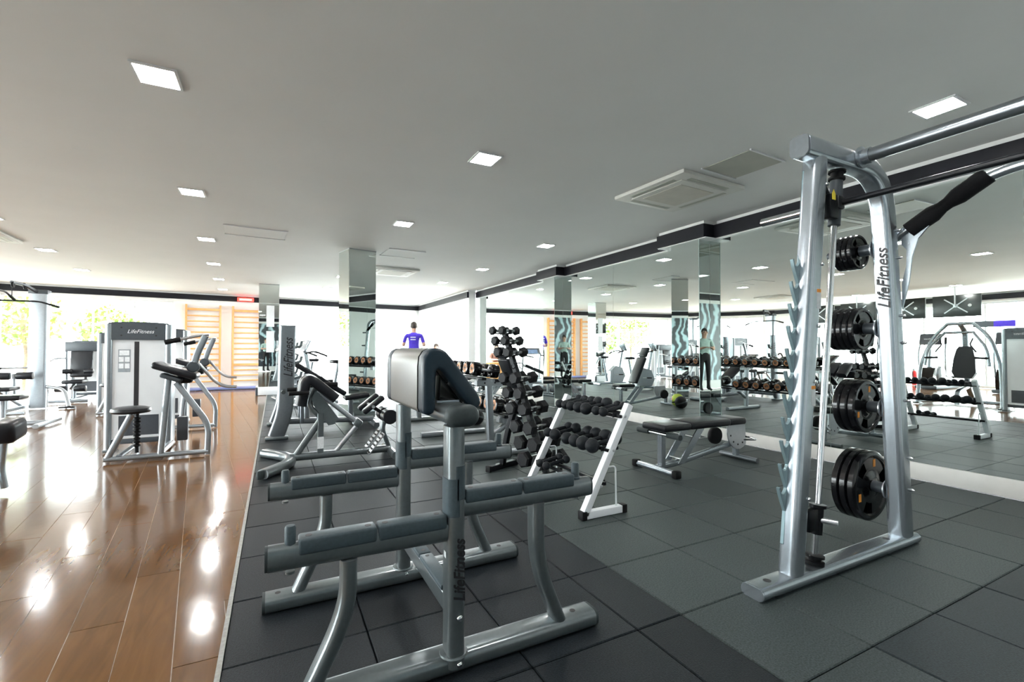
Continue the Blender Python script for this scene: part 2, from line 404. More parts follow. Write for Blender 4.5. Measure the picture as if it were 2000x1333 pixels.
# far part of the right wall: glazed doors
XR = 4.86
def window(name, org, ang, length, z0, z1, nm, lab=None, fm='white_plastic', th=.06):
    M = Matrix.Translation(Vector(org)) @ Matrix.Rotation(math.radians(ang), 4, 'Z')
    fr = MB()
    fr.bx(0, length, -th / 2, th / 2, z0, z0 + .05); fr.bx(0, length, -th / 2, th / 2, z1 - .05, z1)
    w = length / nm
    for i in range(nm + 1):
        x = min(max(i * w, .02), length - .02); fr.bx(x - .02, x + .02, -th / 2, th / 2, z0 + .05, z1 - .05)
    o = struct(xf(fr, M), name, fm, smooth=False)
    for i in range(nm):
        xf(MB().bx(i * w + .021, (i + 1) * w - .021, -.004, .004, z0 + .051, z1 - .051), M).build('pane', 'window_glass', o, smooth=False)
    # light portal in the opening
    pd = bpy.data.lights.new('window_portal', 'AREA'); pd.shape = 'RECTANGLE'; pd.size = length; pd.size_y = z1 - z0
    pd.cycles.is_portal = True
    po = bpy.data.objects.new('window_portal', pd); COL.objects.link(po); po.parent = o
    po.matrix_world = M @ Matrix.Translation(Vector((length / 2, .05, (z0 + z1) / 2))) @ Matrix.Rotation(math.radians(-90), 4, 'X')
    return o
wrf = struct(MB().bx(XR, XR + .2, 12.2, 12.45, 0, CEIL).bx(XR, XR + .2, 12.45, 17.5, 2.45, CEIL).bx(XR, XR + .2, 17.1, 17.6, 0, 2.45), 'wall_right_far', 'wall_white', smooth=False)
band('trim_2', [(XR - .06, XR + .02, 12.2002, 17.2)])
window('window_1', (XR + .1, 12.45, 0), 90, 4.65, .02, 2.45, 4, fm='steel')
# back wall (slightly oblique)
A = Vector((-6.1, 15.95, 0)); B = Vector((XR, 17.35, 0)); LB = (B - A).length; angB = math.degrees(math.atan2(B.y - A.y, B.x - A.x))
MBk = Matrix.Translation(A) @ Matrix.Rotation(math.radians(angB), 4, 'Z')
cB = math.cos(math.radians(angB))
sB = lambda X: (X + 6.1) / cB
s1, s2, s3 = sB(-2.62), sB(.15), sB(4.6)
wb = struct(xf(MB().bx(-.05, s1, 0, .2, 2.55, CEIL).bx(s1, s2, 0, .2, 0, CEIL).bx(s2, s3, 0, .2, 2.55, CEIL).bx(s3, LB + .3, 0, .2, 0, CEIL).bx(-.05, s1, 0, .2, 0, .06).bx(s2, s3, 0, .2, 0, .06), MBk), 'wall_back', 'wall_white', smooth=False)
mb = xf(MB().bx(-.05, LB - .02, -.05, -.001, 2.62, 2.775), MBk); struct(mb, 'trim_3', 'trim_dark', smooth=False)
def onB(s, d, z): return tuple(MBk @ Vector((s, d, z)))
window('window_2', onB(0, .1, 0), angB, s1, .06, 2.55, 4)
window('window_3', onB(s2, .1, 0), angB, s3 - s2, .06, 2.55, 4)
# oblique corner and left wall
A2 = Vector((-8.5, 12.4, 0)); dL = A - A2; angL = math.degrees(math.atan2(dL.y, dL.x)); LL = dL.length
ML = Matrix.Translation(A2) @ Matrix.Rotation(math.radians(angL), 4, 'Z')
struct(xf(MB().bx(0, .4, 0, .2, 0, CEIL).bx(.4, LL - .3, 0, .2, 2.55, CEIL).bx(LL - .3, LL + .06, 0, .2, 0, CEIL), ML), 'wall_left_back', 'wall_white', smooth=False)
struct(xf(MB().bx(-.04, LL, -.05, -.001, 2.62, 2.775), ML), 'trim_4', 'trim_dark', smooth=False)
window('window_4', tuple(ML @ Vector((.4, .1, 0))), angL, LL - .7, .02, 2.55, 3)
wl = struct(MB().bx(-8.7, -8.5, YB - .1, 1.5, 0, CEIL).bx(-8.7, -8.5, 1.5, 11.8, 2.55, CEIL).bx(-8.7, -8.5, 11.8, 12.5, 0, CEIL).bx(-8.7, -8.5, 1.5, 11.8, 0, .06), 'wall_left', 'wall_white', smooth=False)
struct(MB().bx(-8.5, -8.45, YB, 12.4, 2.62, 2.775), 'trim_5', 'trim_dark', smooth=False)
window('window_5', (-8.6, 1.5, 0), 90, 10.3, .06, 2.55, 7)
# flip the left-hand portal so that it looks into the room
for o in bpy.data.objects:
    if o.name == 'window_portal' or o.name.startswith('window_portal.'):
        if o.parent.name == 'window_5':
            o.matrix_world = Matrix.Translation((-8.54, 6.65, 1.3)) @ Matrix.Rotation(math.radians(-90), 4, 'Y') @ Matrix.Rotation(math.radians(90), 4, 'Z')
        if o.parent.name == 'window_1':
            o.matrix_world = Matrix.Translation((XR + .05, 14.77, 1.23)) @ Matrix.Rotation(math.radians(90), 4, 'Y') @ Matrix.Rotation(math.radians(90), 4, 'Z')
# wall behind the camera with a printed mural
wf = struct(MB().bx(-8.7, 5.4, YB - .2, YB, 0, CEIL), 'wall_front', 'wall_white', smooth=False)
struct(MB().bx(-8.45, 5.05, YB, YB + .05, 2.607, 2.775), 'trim_6', 'trim_dark', smooth=False)
mu = MB().bx(-2.9, 1.7, YB + .001, YB + .02, .25, 2.5).build('wall_mural', 'mural_print', None, smooth=False)
tag(mu, 'wide printed mural of dark swirling stripes on the wall', 'mural')

# ---- free-standing mirrored pillars
def mirror_pillar(n, cx, cy_, rz, w, box=False):
    M = Matrix.Translation((cx, cy_, 0)) @ Matrix.Rotation(math.radians(rz), 4, 'Z')
    p = struct(xf(MB().bx(-w / 2 + .012, w / 2 - .012, -w / 2 + .012, w / 2 - .012, 0, CEIL), M), n, 'wall_white', smooth=False)
    for k in range(4):
        M2 = M @ Matrix.Rotation(k * PI / 2, 4, 'Z')
        xf(MB().bx(-w / 2 + .0005, w / 2 - .0125, -w / 2, -w / 2 + .0115, .02, CEIL - .012), M2).build('mirror_panel', 'mirror', p, smooth=False)
        xf(MB().bx(-w / 2 - .001, w / 2 + .001, -w / 2 - .002, -w / 2 + .0115, CEIL - .012, CEIL), M2).build('top_bead', 'steel', p, smooth=False)
    if box:
        for k in range(4):
            M2 = M @ Matrix.Rotation(k * PI / 2, 4, 'Z')
            xf(MB().bx(-w / 2 - .06, w / 2 + .06, -w / 2 - .06, -w / 2 - .002, 0, .20, .004), M2).build('plinth', 'white_paint', p)
    return p
pd_ = (math.cos(math.radians(13)), math.sin(math.radians(13)))
mirror_pillar('pillar_1', 1.07 + .23 * pd_[0] - .23 * pd_[1], 7.96 + .23 * pd_[1] + .23 * pd_[0], 13, .46)
mirror_pillar('pillar_2', -.14, 13.6, 0, .46, True)
# posters seen on the second pillar
for z in (1.35, 2.0):
    p = MB().bx(-.20, -.02, 13.352, 13.366, z - .27, z + .27).build('wall_poster', 'label_paper', None, smooth=False)
    tag(p, 'plain white paper notice on the far mirrored pillar, ' + ('upper one' if z > 1.5 else 'lower one'), 'notice')

# ---- outside
struct(MB().bx(-40, 40, -30, 60, -.6, -.3), 'ground_outside', 'paving', smooth=False)

# ---- ceiling lights
lamp0 = thing('ceiling_light', 'square recessed LED panel glowing white in the ceiling', 'ceiling light', (0, 0, CEIL), 0, 'recessed ceiling lights')
fr = MB()
for a, b, c, d in ((-.115, .115, -.125, -.108), (-.115, .115, .108, .125), (-.115, -.10, -.108, .108), (.10, .115, -.108, .108)): fr.bx(a, b, c, d, -.010, 0)
fr.build('lamp_frame', 'white_plastic', lamp0, smooth=False)
MB().bx(-.099, .099, -.107, .107, -.007, -.001).build('diffuser', 'lamp_glow', lamp0, smooth=False)
LP = [(-.648, 3.458), (-.791, 5.868), (-.932, 8.291), (-1.072, 10.618), (-1.197, 12.894), (-1.3, 15.1), (1.616, 3.68), (1.498, 6.091), (1.40, 8.95), (1.35, 11.2), (1.25, 13.5),
      (3.849, 6.359), (3.816, 8.839), (3.708, 11.057), (3.6, 13.3), (4.031, 1.48), (1.70, 1.2), (-.55, 1.05), (-3.411, 10.404), (-3.6, 12.689), (-3.2, 8.1), (-3.05, 5.7), (-2.9, 3.3), (-2.8, .9),
      (-5.9, 10.3), (-5.7, 7.9), (-5.5, 5.5), (-5.4, 3.1), (-7.4, 8.5), (-7.2, 5.6)]
for i, (x, y) in enumerate(LP):
    if i == 0: lamp0.location = (x, y, CEIL)
    else: dup(lamp0, (x, y, CEIL))

# ================================================================ CURL STATION (world coordinates minus base)
def curl_station():
    O = (.6, 1.985, 0)
    t = thing('curl_station', 'dark grey standing arm curl station with wedge pad between two posts', 'gym bench', O)
    def P(mb, n, m='gunmetal', par=None, **k): return mb.build(n, m, par or t, off=O, **k)
    for Y, sgn in ((1.64, -1), (2.36, 1)):
        b = P(MB().tube([(-.03, Y, .034), (1.205, Y, .034)], rrect(.108, .068, .026), (0, 0, 1)), 'base_tube')
        for x0, x1 in ((-.042, -.0302), (1.2052, 1.217)):
            MB().tube([(x0, Y, .034), (x1, Y, .034)], rrect(.106, .066, .025), (0, 0, 1)).build('end_cap', 'grey_rubber', b, off=O)
        for x in (.02, 1.12): MB().cyl((x, Y, .068), (x, Y, .0685), .012).build('bolt_hole', 'ink', b, off=O)
        Yp = Y - .025 if sgn < 0 else Y
        post = P(MB().tube([(.585, Yp, .03), (.585, Yp, .885)], rrect(.064, .09, .024), (0, 1, 0)), 'upright')
        MB().lathe([(.052, .060), (.050, .066), (.035, .068)], (.585, Yp, .006), (0, 0, 1), 20).build('weld_collar', 'gunmetal', post, off=O)
        for z in (.045, .208):
            MB().lathe([(.011, 0), (.011, .004), (.007, .009), (.003, .010)], (.592, Yp - .044, z), (0, -1, 0), 12).build('bolt', 'chrome', post, off=O)
        # arms: lower pair on one side, higher pair on the other
        for side in (-1, 1):
            zc = .512 if side < 0 else .590; zl = .512 if side < 0 else .588
            xa, xb = (.555, -.015) if side < 0 else (.615, 1.18)
            arm = P(MB().tube([(xa, Yp, zc), (xb, Yp, zl + (.01 if side < 0 else 0))], rrect(.058, .078, .024), (0, 0, 1)), 'bar_arm')
            xe = xb + side * .008
            MB().tube([(xb, Yp, zl + (.01 if side < 0 else 0)), (xe, Yp, zl + (.01 if side < 0 else 0))], rrect(.056, .076, .024), (0, 0, 1)).build('end_cap', 'grey_rubber', arm, off=O)
            # two rubber wear guards on top
            g0 = xa + side * .005; g1 = xb - side * .085; gm = (g0 + g1) / 2
            zt = zc + .039
            for a, b_ in ((g0, gm - side * .003), (gm + side * .003, g1)):
                mb = MB().bx(min(a, b_), max(a, b_), Yp - .033, Yp + .033, zt - .026, zt + .024, .008, 3)
                gd = mb.build('wear_guard', 'gunmetal_rubber', arm, off=O)
                for hx in (a + side * .022, b_ - side * .022):
                    pass
            for hx in (g0 + side * .03, gm - side * .028, gm + side * .028, g1 - side * .03):
                MB().cyl((hx, Yp, zt + .0215), (hx, Yp, zt + .0246), .0105, 14).build('guard_hole', 'ink', arm, off=O)
            px = xb - side * .062
            MB().lathe([(.020, 0), (.020, .006), (.0165, .010), (.0165, .060), (.013, .067), (.004, .068)], (px, Yp, zt - .004), (0, 0, 1), 18).build('stop_peg', 'gunmetal_rubber', arm, off=O)
            MB().cyl((px, Yp, zc - .046), (px, Yp, zc - .038), .014, 12).build('bolt', 'gunmetal', arm, off=O)
            # splayed leg below the arm
            lx = .22 if side < 0 else .93; bxx = .10 if side < 0 else 1.045
            leg = P(MB().tube([(lx, Yp, zc - .030), (lx, Yp, .315), (bxx, Yp + (.02 if sgn < 0 else 0), .055)], rrect(.052, .076, .022), (0, 1, 0), bend=.14, k=10), 'arm_leg')
        # side guard plates on the upright
        for side, z0, z1 in ((-1, .565, .70), (1, .625, .745)):
            mb = MB().tube([(.585, Yp, z0), (.585, Yp, z1)], [(a * 1.0, b_) for a, b_ in rrect(.074, .094, .034)], (0, 1, 0))
            mb.v = [(x, y, z) if (x - .585) * side > -.008 else (.585 - side * .008, y, z) for x, y, z in mb.v]
            P(mb, 'guard_plate', 'gunmetal_rubber')
    # low cross brace with cover
    br = P(MB().tube([(.59, 1.66, .225), (.59, 2.33, .225)], rrect(.05, .07, .008), (0, 0, 1)), 'cross_brace')
    for y0, y1 in ((1.69, 1.985), (1.993, 2.29)):
        MB().bx(.562, .618, y0, y1, .255, .277, .007).build('brace_cover', 'gunmetal_rubber', br, off=O)
    for y in (1.72, 1.96, 2.02, 2.26): MB().cyl((.59, y, .2765), (.59, y, .2775), .009).build('guard_hole', 'ink', br, off=O)
    # top beam carrying the pad
    tb = P(MB().tube([(.605, 1.60, .923), (.605, 2.41, .923)], rrect(.118, .074, .036, 7), (0, 0, 1)), 'top_beam')
    cp = MB()
    for i, (sc_, y) in enumerate(((1.0, 1.5998), (1.06, 1.596), (1.08, 1.588), (1.06, 1.574), (.94, 1.562), (.7, 1.556), (.3, 1.553))):
        pr = rrect(.118 * sc_, .074 * sc_, .036 * sc_, 7); cp.v += [(.605 + a, y, .923 + b) for a, b in pr]
    m_ = len(rrect(1, 1, .3, 7))
    for i in range(6):
        for j in range(m_): cp.f.append((i * m_ + j, i * m_ + (j + 1) % m_, (i + 1) * m_ + (j + 1) % m_, (i + 1) * m_ + j))
    cp.f.append(tuple(range(6 * m_, 7 * m_)))
    cp.build('end_cap', 'grey_rubber', tb, off=O)
    # wedge pad: inverted V section along Y
    outer = [(.490, .925), (.484, .94), (.484, 1.10), (.488, 1.135), (.502, 1.157), (.525, 1.168), (.552, 1.167), (.575, 1.155), (.60, 1.127), (.705, .992), (.716, .970), (.716, .95), (.706, .936), (.690, .930),
             (.676, .934), (.652, .962), (.555, 1.083), (.545, 1.088), (.538, 1.083), (.534, 1.06), (.534, .945), (.526, .926), (.508, .918)]
    def ring(sc, y):
        cx = .59; cz = 1.03; out = []
        for i, (x, z) in enumerate(outer):
            a = Vector(outer[i - 1]); b = Vector(outer[(i + 1) % len(outer)]); d = (b - a).normalized(); n = Vector((-d.y, d.x))
            out.append((x - n.x * -sc, y, z - n.y * -sc))
        return out
    def padpiece(y0, y1, r, nm, m):
        mb = MB(); n = len(outer); ys = []
        for k in range(5):
            a = k / 4 * PI / 2; ys.append((-r * (1 - math.sin(a)), y0 + r * (1 - math.cos(a))))
        ys += [(-r * (1 - math.cos(a)), y1 - r * (1 - math.sin(a))) for a in [k / 4 * PI / 2 for k in range(5)]]
        sgn = -1
        for (ins, y) in ys: mb.v += ring(ins * sgn * -1, y)
        for i in range(len(ys) - 1):
            for j in range(n): mb.f.append((i * n + j, i * n + (j + 1) % n, (i + 1) * n + (j + 1) % n, (i + 1) * n + j))
        mb.f.append(tuple(range(n))); mb.f.append(tuple(range((len(ys) - 1) * n, len(ys) * n)))
        return mb.build(nm, m, t, off=O, ang=60)
    mid = padpiece(1.748, 2.20, .002, 'pad_face', 'vinyl_taupe')
    e1 = padpiece(1.665, 1.744, .016, 'pad_end', 'vinyl_blue')
    e2 = padpiece(2.204, 2.29, .016, 'pad_end', 'vinyl_blue')
    for y in (1.746, 2.202): padpiece(y - .003, y + .003, .0004, 'pad_seam', 'seam_black')
    # bracket plates and knobs inside the wedge
    for y in (1.72, 2.17): P(MB().bx(.555, .645, y, y + .06, .958, .966), 'pad_bracket', 'steel')
    P(MB().tube([(.566, 1.75, .962), (.570, 1.75, 1.055), (.64, 1.75, .967)], rrect(.006, .05, .002), (0, 1, 0)), 'pad_bracket', 'black_metal')
    P(MB().tube([(.566, 2.2, .962), (.570, 2.2, 1.055), (.64, 2.2, .967)], rrect(.006, .05, .002), (0, 1, 0)), 'pad_bracket', 'black_metal')
    for x, z in ((.66, .962), (.60, 1.035)):
        P(MB().cyl((x, 1.70, z), (x, 1.73, z), .008, 10), 'pad_bolt', 'chrome')
    # lettering on the near upright, reading upwards
    text('LifeFitness', 'lettering', .058, 'ink', t, frame((.592 - O[0], 1.568 - O[1], .265), (0, 0, 1), (-1, 0, 0)), .35, sx=.90, bold=.0015)
    P(MB().bx(.5505, .5512, 1.600, 1.622, .415, .437), 'sticker', 'label_paper')
    return t
curl_station()

# ================================================================ SMITH MACHINE
def smith_machine():
    O = (2.7, .82, 0)
    t = thing('smith_machine', 'silver grey guided barbell machine with tall arched side frames and plate horns', 'smith machine', O)
    def P(mb, n, m='silver', par=None, **k): return mb.build(n, m, par or t, off=O, **k)
    ref = {}
    for Y, s in ((1.44, 1), (.20, -1)):
        b = P(MB().tube([(2.0, Y, .03), (3.44, Y, .03)], rrect(.12, .06, .029), (0, 0, 1)), 'base_tube')
        for x0, x1 in ((1.99, 1.9998), (3.4402, 3.45)):
            MB().tube([(x0, Y, .03), (x1, Y, .03)], rrect(.118, .058, .028), (0, 0, 1)).build('end_cap', 'silver', b, off=O)
        for x in (2.10, 3.18): MB().cyl((x, Y, .0595), (x, Y, .0606), .018).build('bolt_hole', 'ink', b, off=O)
        # front upright (leans back) and rear upright arching forward over it
        fp = P(MB().tube([(2.285, Y, .055), (2.525, Y, 2.165)], rrect(.105, .092, .03, 5), (0, 1, 0)), 'front_upright')
        rp = P(MB().tube([(3.345, Y, .055), (3.235, Y, 1.55), (3.17, Y, 2.205), (2.40, Y, 2.205)], rrect(.115, .10, .03, 5), (0, 1, 0), bend=.26, k=12), 'rear_upright')
        MB().tube([(2.40, Y, 2.205), (2.385, Y, 2.205)], rrect(.112, .098, .03, 5), (0, 1, 0)).build('end_cap', 'dark_silver', rp, off=O)
        dx = (2.525 - 2.285) / 2.11
        for z in (.42, 1.0, 1.28, 1.6, 2.02):
            x = 2.285 + dx * (z - .055) + .034
            MB().lathe([(.010, 0), (.010, .004), (.006, .009), (.002, .0095)], (x, Y - s * .046, z), (0, -s, 0), 12).build('bolt', 'chrome', fp, off=O)
        for z in (.33, .52, .86, 1.2, 1.36, 1.7, 1.86):
            x = 3.345 - .0735 * (z - .055) + .03
            MB().lathe([(.009, 0), (.009, .005), (.005, .018), (.002, .019)], (x, Y - s * .05, z), (0, -s, 0), 12).build('bolt', 'chrome', rp, off=O)
        # toothed catch plate in front of the front upright
        out = []
        z = .40; nh = 11; pitch = (1.60 - .455) / 10
        edge = lambda zz: 2.285 + dx * (zz - .055) - .05
        out.append((edge(.18) + .012, .18)); out.append((edge(.18) - .003, .20))
        for i in range(nh):
            zt = .455 + pitch * i
            out += [(edge(zt + b_) - a_, zt + b_) for a_, b_ in ((.004, -.098), (.012, -.082), (.024, -.062), (.038, -.036), (.052, -.008), (.064, .022), (.056, .026), (.049, .006), (.041, -.008), (.029, -.013), (.017, -.008), (.008, .004), (.004, .012))]
        out += [(edge(1.70) - .003, 1.66), (edge(2.11) - .003, 2.10), (edge(2.11) + .012, 2.11)]
        hk = P(MB().prism([(x, z_) for x, z_ in out], (0, Y + s * .022, 0), (1, 0, 0), (0, 0, 1), .016), 'catch_plate', 'teal_plate', smooth=False)
        # guide rod with bumpers, stop and top sleeve
        rod = lambda z_: (2.478 + (2.725 - 2.478) / 2.08 * (z_ - .05), Y, z_)
        rd = P(MB().cyl(rod(.06), rod(2.155), .0155, 18), 'guide_rod', 'chrome')
        dv = (Vector(rod(2)) - Vector(rod(.06))).normalized()
        MB().lathe([(.045, 0), (.045, .014), (.03, .016), (.03, .03), (.044, .032), (.044, .044), (.018, .046)], rod(.062), dv, 20).build('bumper', 'black_rubber', rd, off=O)
        MB().lathe([(.040, 0), (.040, .012), (.030, .014), (.030, .038), (.042, .040), (.042, .05), (.02, .052)], rod(2.085), dv, 20).build('bumper', 'black_rubber', rd, off=O)
        MB().lathe([(.018, 0), (.030, .002), (.030, .25), (.018, .252)], rod(1.83), dv, 20).build('bearing_sleeve', 'dark_silver' if False else 'head_grey', rd, off=O)
        st = MB().lathe([(.040, 0), (.040, .016), (.028, .018), (.028, .15), (.016, .152)], rod(.36), -dv, 18)
        st.bx(rod(.29)[0] - .10, rod(.29)[0] - .02, Y - .02, Y + .02, .235, .345, .006)
        sp = P(st, 'safety_stop', 'black_metal')
        MB().cyl((rod(.29)[0] + .0, Y - s * .02, .285), (rod(.29)[0] + .03, Y - s * .085, .285), .014, 14).build('stop_knob', 'steel', sp, off=O)
        # carriage with catch hook and warning sticker
        cg = P(MB().bx(2.60, 2.68, Y - .035, Y + .03, 1.86, 1.99, .01).tube([(2.64, Y, 1.98), (2.60, Y, 2.03), (2.585, Y, 2.09)], rrect(.03, .018, .005), (0, 1, 0)), 'carriage', 'black_metal')
        MB().prism([(-.016, -.02), (.016, -.02), (.016, .012), (0, .035), (-.016, .012)], (2.625, Y - s * .0358, 1.975), (s, 0, 0), (0, 0, 1), .001).build('warning_sticker', 'yellow', cg, off=O)
        MB().bx(2.66, 2.72, Y - .042, Y + .042, 1.915, 1.985, .008).build('bearing_block', 'black_metal', cg, off=O)
        # plate horns on the rear upright, pointing outwards
        for z in (.315, .81, 1.29, 1.765):
            x = 3.345 - .0735 * (z - .055) - .012
            P(MB().lathe([(.034, 0), (.034, .075), (.0245, .078), (.0245, .26), (.020, .265)], (x, Y + s * .05, z), (0, s, 0), 20), 'plate_horn', 'grey_rubber' if False else 'head_grey')
            MBk_ = MB().lathe([(.055, 0), (.055, .006), (.03, .008)], (x, Y + s * .05, z), (0, s, 0), 20); P(MBk_, 'horn_flange', 'steel')
        # chin-up gusset
        P(MB().prism([(Y - s * .05, 1.40), (Y - s * .085, 1.56), (Y - s * .10, 1.70), (Y - s * .13, 1.80), (Y - s * .215, 1.905), (Y - s * .17, 1.90), (Y - s * .105, 1.855), (Y - s * .05, 1.82), (Y - s * .05, 1.78), (Y - s * .075, 1.745), (Y - s * .072, 1.65), (Y - s * .05, 1.55)], (3.29, 0, 0), (0, 1, 0), (0, 0, 1), .012), 'gusset', 'silver', smooth=False)
        # foam grip on the sloping part of the chin-up bar
        a = Vector((3.29, Y - s * .085, 1.855)); c = Vector((3.31, Y - s * .42, 2.075)); d = c - a; L = d.length
        P(MB().lathe([(.026, .0), (.046, .002), (.048, .13), (.034, .18), (.034, .21), (.048, .26), (.048, L - .0), (.026, L + .002)], a, d, 20), 'foam_grip', 'foam')
        # stickers
        for z in (.93, 1.42):
            x = 2.285 + dx * (z - .055) + .022
            st_ = P(MB().bx(x - .017, x + .017, Y - s * .0470, Y - s * .0462, z - .05, z + .05), 'sticker', 'label_paper')
            MB().bx(x - .017, x + .017, Y - s * .0476, Y - s * .0471, z + .033, z + .05).build('sticker_band', 'orange', st_, off=O)
    # beams between the two frames
    P(MB().cyl((2.86, .155, 2.215), (2.86, 1.485, 2.215), .036, 20), 'cross_beam', 'dark_silver')
    for Y, s in ((1.44, 1), (.20, -1)):
        P(MB().lathe([(.060, 0), (.060, .010), (.042, .012), (.042, .05)], (2.86, Y - s * .052, 2.215), (0, -s, 0), 20), 'beam_flange', 'silver')
        P(MB().bx(2.83, 2.89, Y - .01, Y + .01, 2.262, 2.276), 'beam_lug', 'silver')
    P(MB().tube([(3.29, 1.43, 1.82), (3.31, 1.02, 2.085), (3.31, .62, 2.085), (3.29, .21, 1.82)], circ(.026, 16), (1, 0, 0), bend=.16, k=10), 'chin_up_bar', 'silver')
    # bar: black rod and bright sleeves
    br = P(MB().cyl((2.70, .02, 1.95), (2.70, 1.62, 1.95), .016, 18), 'guided_bar', 'black_metal')
    for y0, y1 in ((1.55, 1.86), (.09, -.22)):
        MB().cyl((2.70, y0, 1.95), (2.70, y1, 1.95), .0245, 20).build('bar_sleeve', 'chrome', br, off=O)
    x = 3.345 - .0735 * 1.3 - .0575
    # lettering up the rear upright
    text('LifeFitness', 'lettering', .088, 'ink', t, frame((3.345 - .0735 * 1.42 - .0590 - O[0], 1.43 - O[1], 1.40), (-.0733, 0, 1), (0, 1, 0)), .35, sx=.95, bold=.0018)
    return t
smith_machine()

def plate(R, th, badge=False):
    """one rubber weight plate, axis +Y, centred"""
    r0 = .026; h = th / 2
    mb = MB()
    mb.lathe([(R * .80, -h * .62), (R * .84, -h), (R * .95, -h), (R, -h * .6), (R, h * .6), (R * .95, h), (R * .84, h), (R * .80, h * .62)], (0, 0, 0), (0, 1, 0), 40, closed=True)
    mb.lathe([(r0, -h), (R * .30, -h), (R * .36, -h * .62), (R * .50, -h * .62), (R * .50, h * .62), (R * .36, h * .62), (R * .30, h), (r0, h)], (0, 0, 0), (0, 1, 0), 40, closed=True)
    for k in range(3):
        a0 = math.radians(k * 120 + 32); a1 = math.radians(k * 120 + 118); n = 9
        pts = [(R * .49 * math.cos(a0 + (a1 - a0) * i / n), R * .49 * math.sin(a0 + (a1 - a0) * i / n)) for i in range(n + 1)]
        pts += [(R * .81 * math.cos(a1 + (a0 - a1) * i / n), R * .81 * math.sin(a1 + (a0 - a1) * i / n)) for i in range(n + 1)]
        mb.prism(pts, (0, 0, 0), (1, 0, 0), (0, 0, 1), h * 1.24)
    t = thing('weight_plate', '', 'weight plate')
    body = mb.build('plate_body', 'black_gloss', t, ang=40)
    MB().lathe([(r0 - .001, -h), (r0 + .001, -h), (r0 + .001, h), (r0 - .001, h)], (0, 0, 0), (0, 1, 0), 24, closed=True).build('hub_ring', 'steel', t)
    if badge:
        a = math.radians(200)
        R_ = RY(-0)
        for aa in (math.radians(205), math.radians(75)):
            MB().box((R * .66 * math.cos(aa), -h * .62 - .0008, R * .66 * math.sin(aa)), (R * .12, .0015, R * .22)).build('badge', 'orange', t, smooth=False)
    return t
stacks = [(.315, .215, .044, 3, True, 'lowest'), (.81, .165, .042, 3, True, 'second lowest'), (1.29, .132, .033, 5, False, 'second highest'), (1.765, .107, .028, 4, False, 'top')]
for z, R, th, n, bd, wh in stacks:
    x = 3.345 - .0735 * (z - .055) - .012; y = 1.44 + .128
    first = None
    for i in range(n):
        lab = 'black rubber weight plate on the %s horn, %s out from the upright' % (wh, ORD[i])
        if first is None: p = first = plate(R, th, bd)
        else: p = dup(first)
        p['label'] = lab; p['group'] = 'plates on the guided barbell machine'
        p.location = (x, y + th / 2 + i * (th + .001), z - .0015); 

# ================================================================ WHITE THREE-TIER RACK WITH ROUND-HEADED DUMBBELLS
def white_rack():
    O = (2.08, 3.01, 0)
    t = thing('dumbbell_rack', 'small white three-tier rack with slanted legs holding round-headed dumbbells', 'dumbbell rack', O)
    def P(mb, n, m='white_paint', par=None, **k): return mb.build(n, m, par or t, off=O, **k)
    for Y in (2.62, 3.40):
        lg = P(MB().tube([(1.885, Y, .035), (2.284, Y, .762)], rrect(.05, .05, .004), (0, 1, 0)), 'slanted_leg')
        for x, z in ((2.229, .683), (2.124, .452), (2.015, .215)):
            MB().lathe([(.010, 0), (.010, .004), (.005, .007)], (x, Y - .0255, z), (0, -1, 0), 12).build('bolt', 'steel', lg, off=O)
        P(MB().tube([(1.885, Y, .03), (2.215, Y, .03)], rrect(.05, .05, .004), (0, 0, 1)), 'foot')
        for x in (1.875, 2.222): P(MB().box((x, Y, .031), (.042, .06, .06), .006), 'rubber_cap', 'black_rubber')
        P(MB().tube([(2.10, Y, .335), (2.16, Y, .335), (2.165, Y, .05)], circ(.006, 8), (0, 1, 0), bend=.03), 'stay_rod')
    for x, z in ((2.229, .683), (2.124, .452), (2.015, .215)):
        for dx, dz in ((-.035, .0), (.035, .012)):
            P(MB().tube([(x + dx, 2.60, z + dz), (x + dx, 3.42, z + dz)], rrect(.022, .022, .003), (0, 0, 1)), 'shelf_rail', 'black_metal')
        for Y in (2.647, 3.373): P(MB().box((x, Y, z + .008), (.14, .006, .035), 0), 'rail_bracket', 'black_metal', smooth=False)
    return t
white_rack()
def round_db(r, L):
    t = thing('dumbbell', '', 'dumbbell')
    for s in (-1, 1):
        MB().ball((s * (L / 2), 0, 0), r, 12).build('round_head', 'neoprene', t)
    MB().lathe([(.013, -L / 2), (.0155, -L / 4), (.0165, 0), (.0155, L / 4), (.013, L / 2)], (0, 0, 0), (1, 0, 0), 12).build('handle', 'neoprene', t)
    return t
tiers = [((2.229, .683), 'top', [(3.30, .036), (3.215, .037), (3.125, .040), (3.03, .043), (2.925, .047), (2.80, .034), (2.72, .034)], .20),
         ((2.124, .452), 'middle', [(3.31, .038), (3.20, .046), (3.03, .047), (2.925, .049), (2.815, .052), (2.705, .052)], .21),
         ((2.015, .215), 'lowest', [(3.27, .033), (3.17, .033)], .19)]
for (x, z), nm, items, L in tiers:
    for i, (y, r) in enumerate(items):
        p = round_db(r, L)
        tag(p, 'black round-headed dumbbell on %s tier of white rack, %s from the tree rack' % (nm, ORD[i]), 'dumbbell', 'round-headed dumbbells on the white rack')
        hr = .0165
        p.location = (x, y, z + .009 + .011 + hr + .003); p.rotation_euler = (0, -math.atan2(.018, .11), math.radians(random.uniform(-4, 4)))

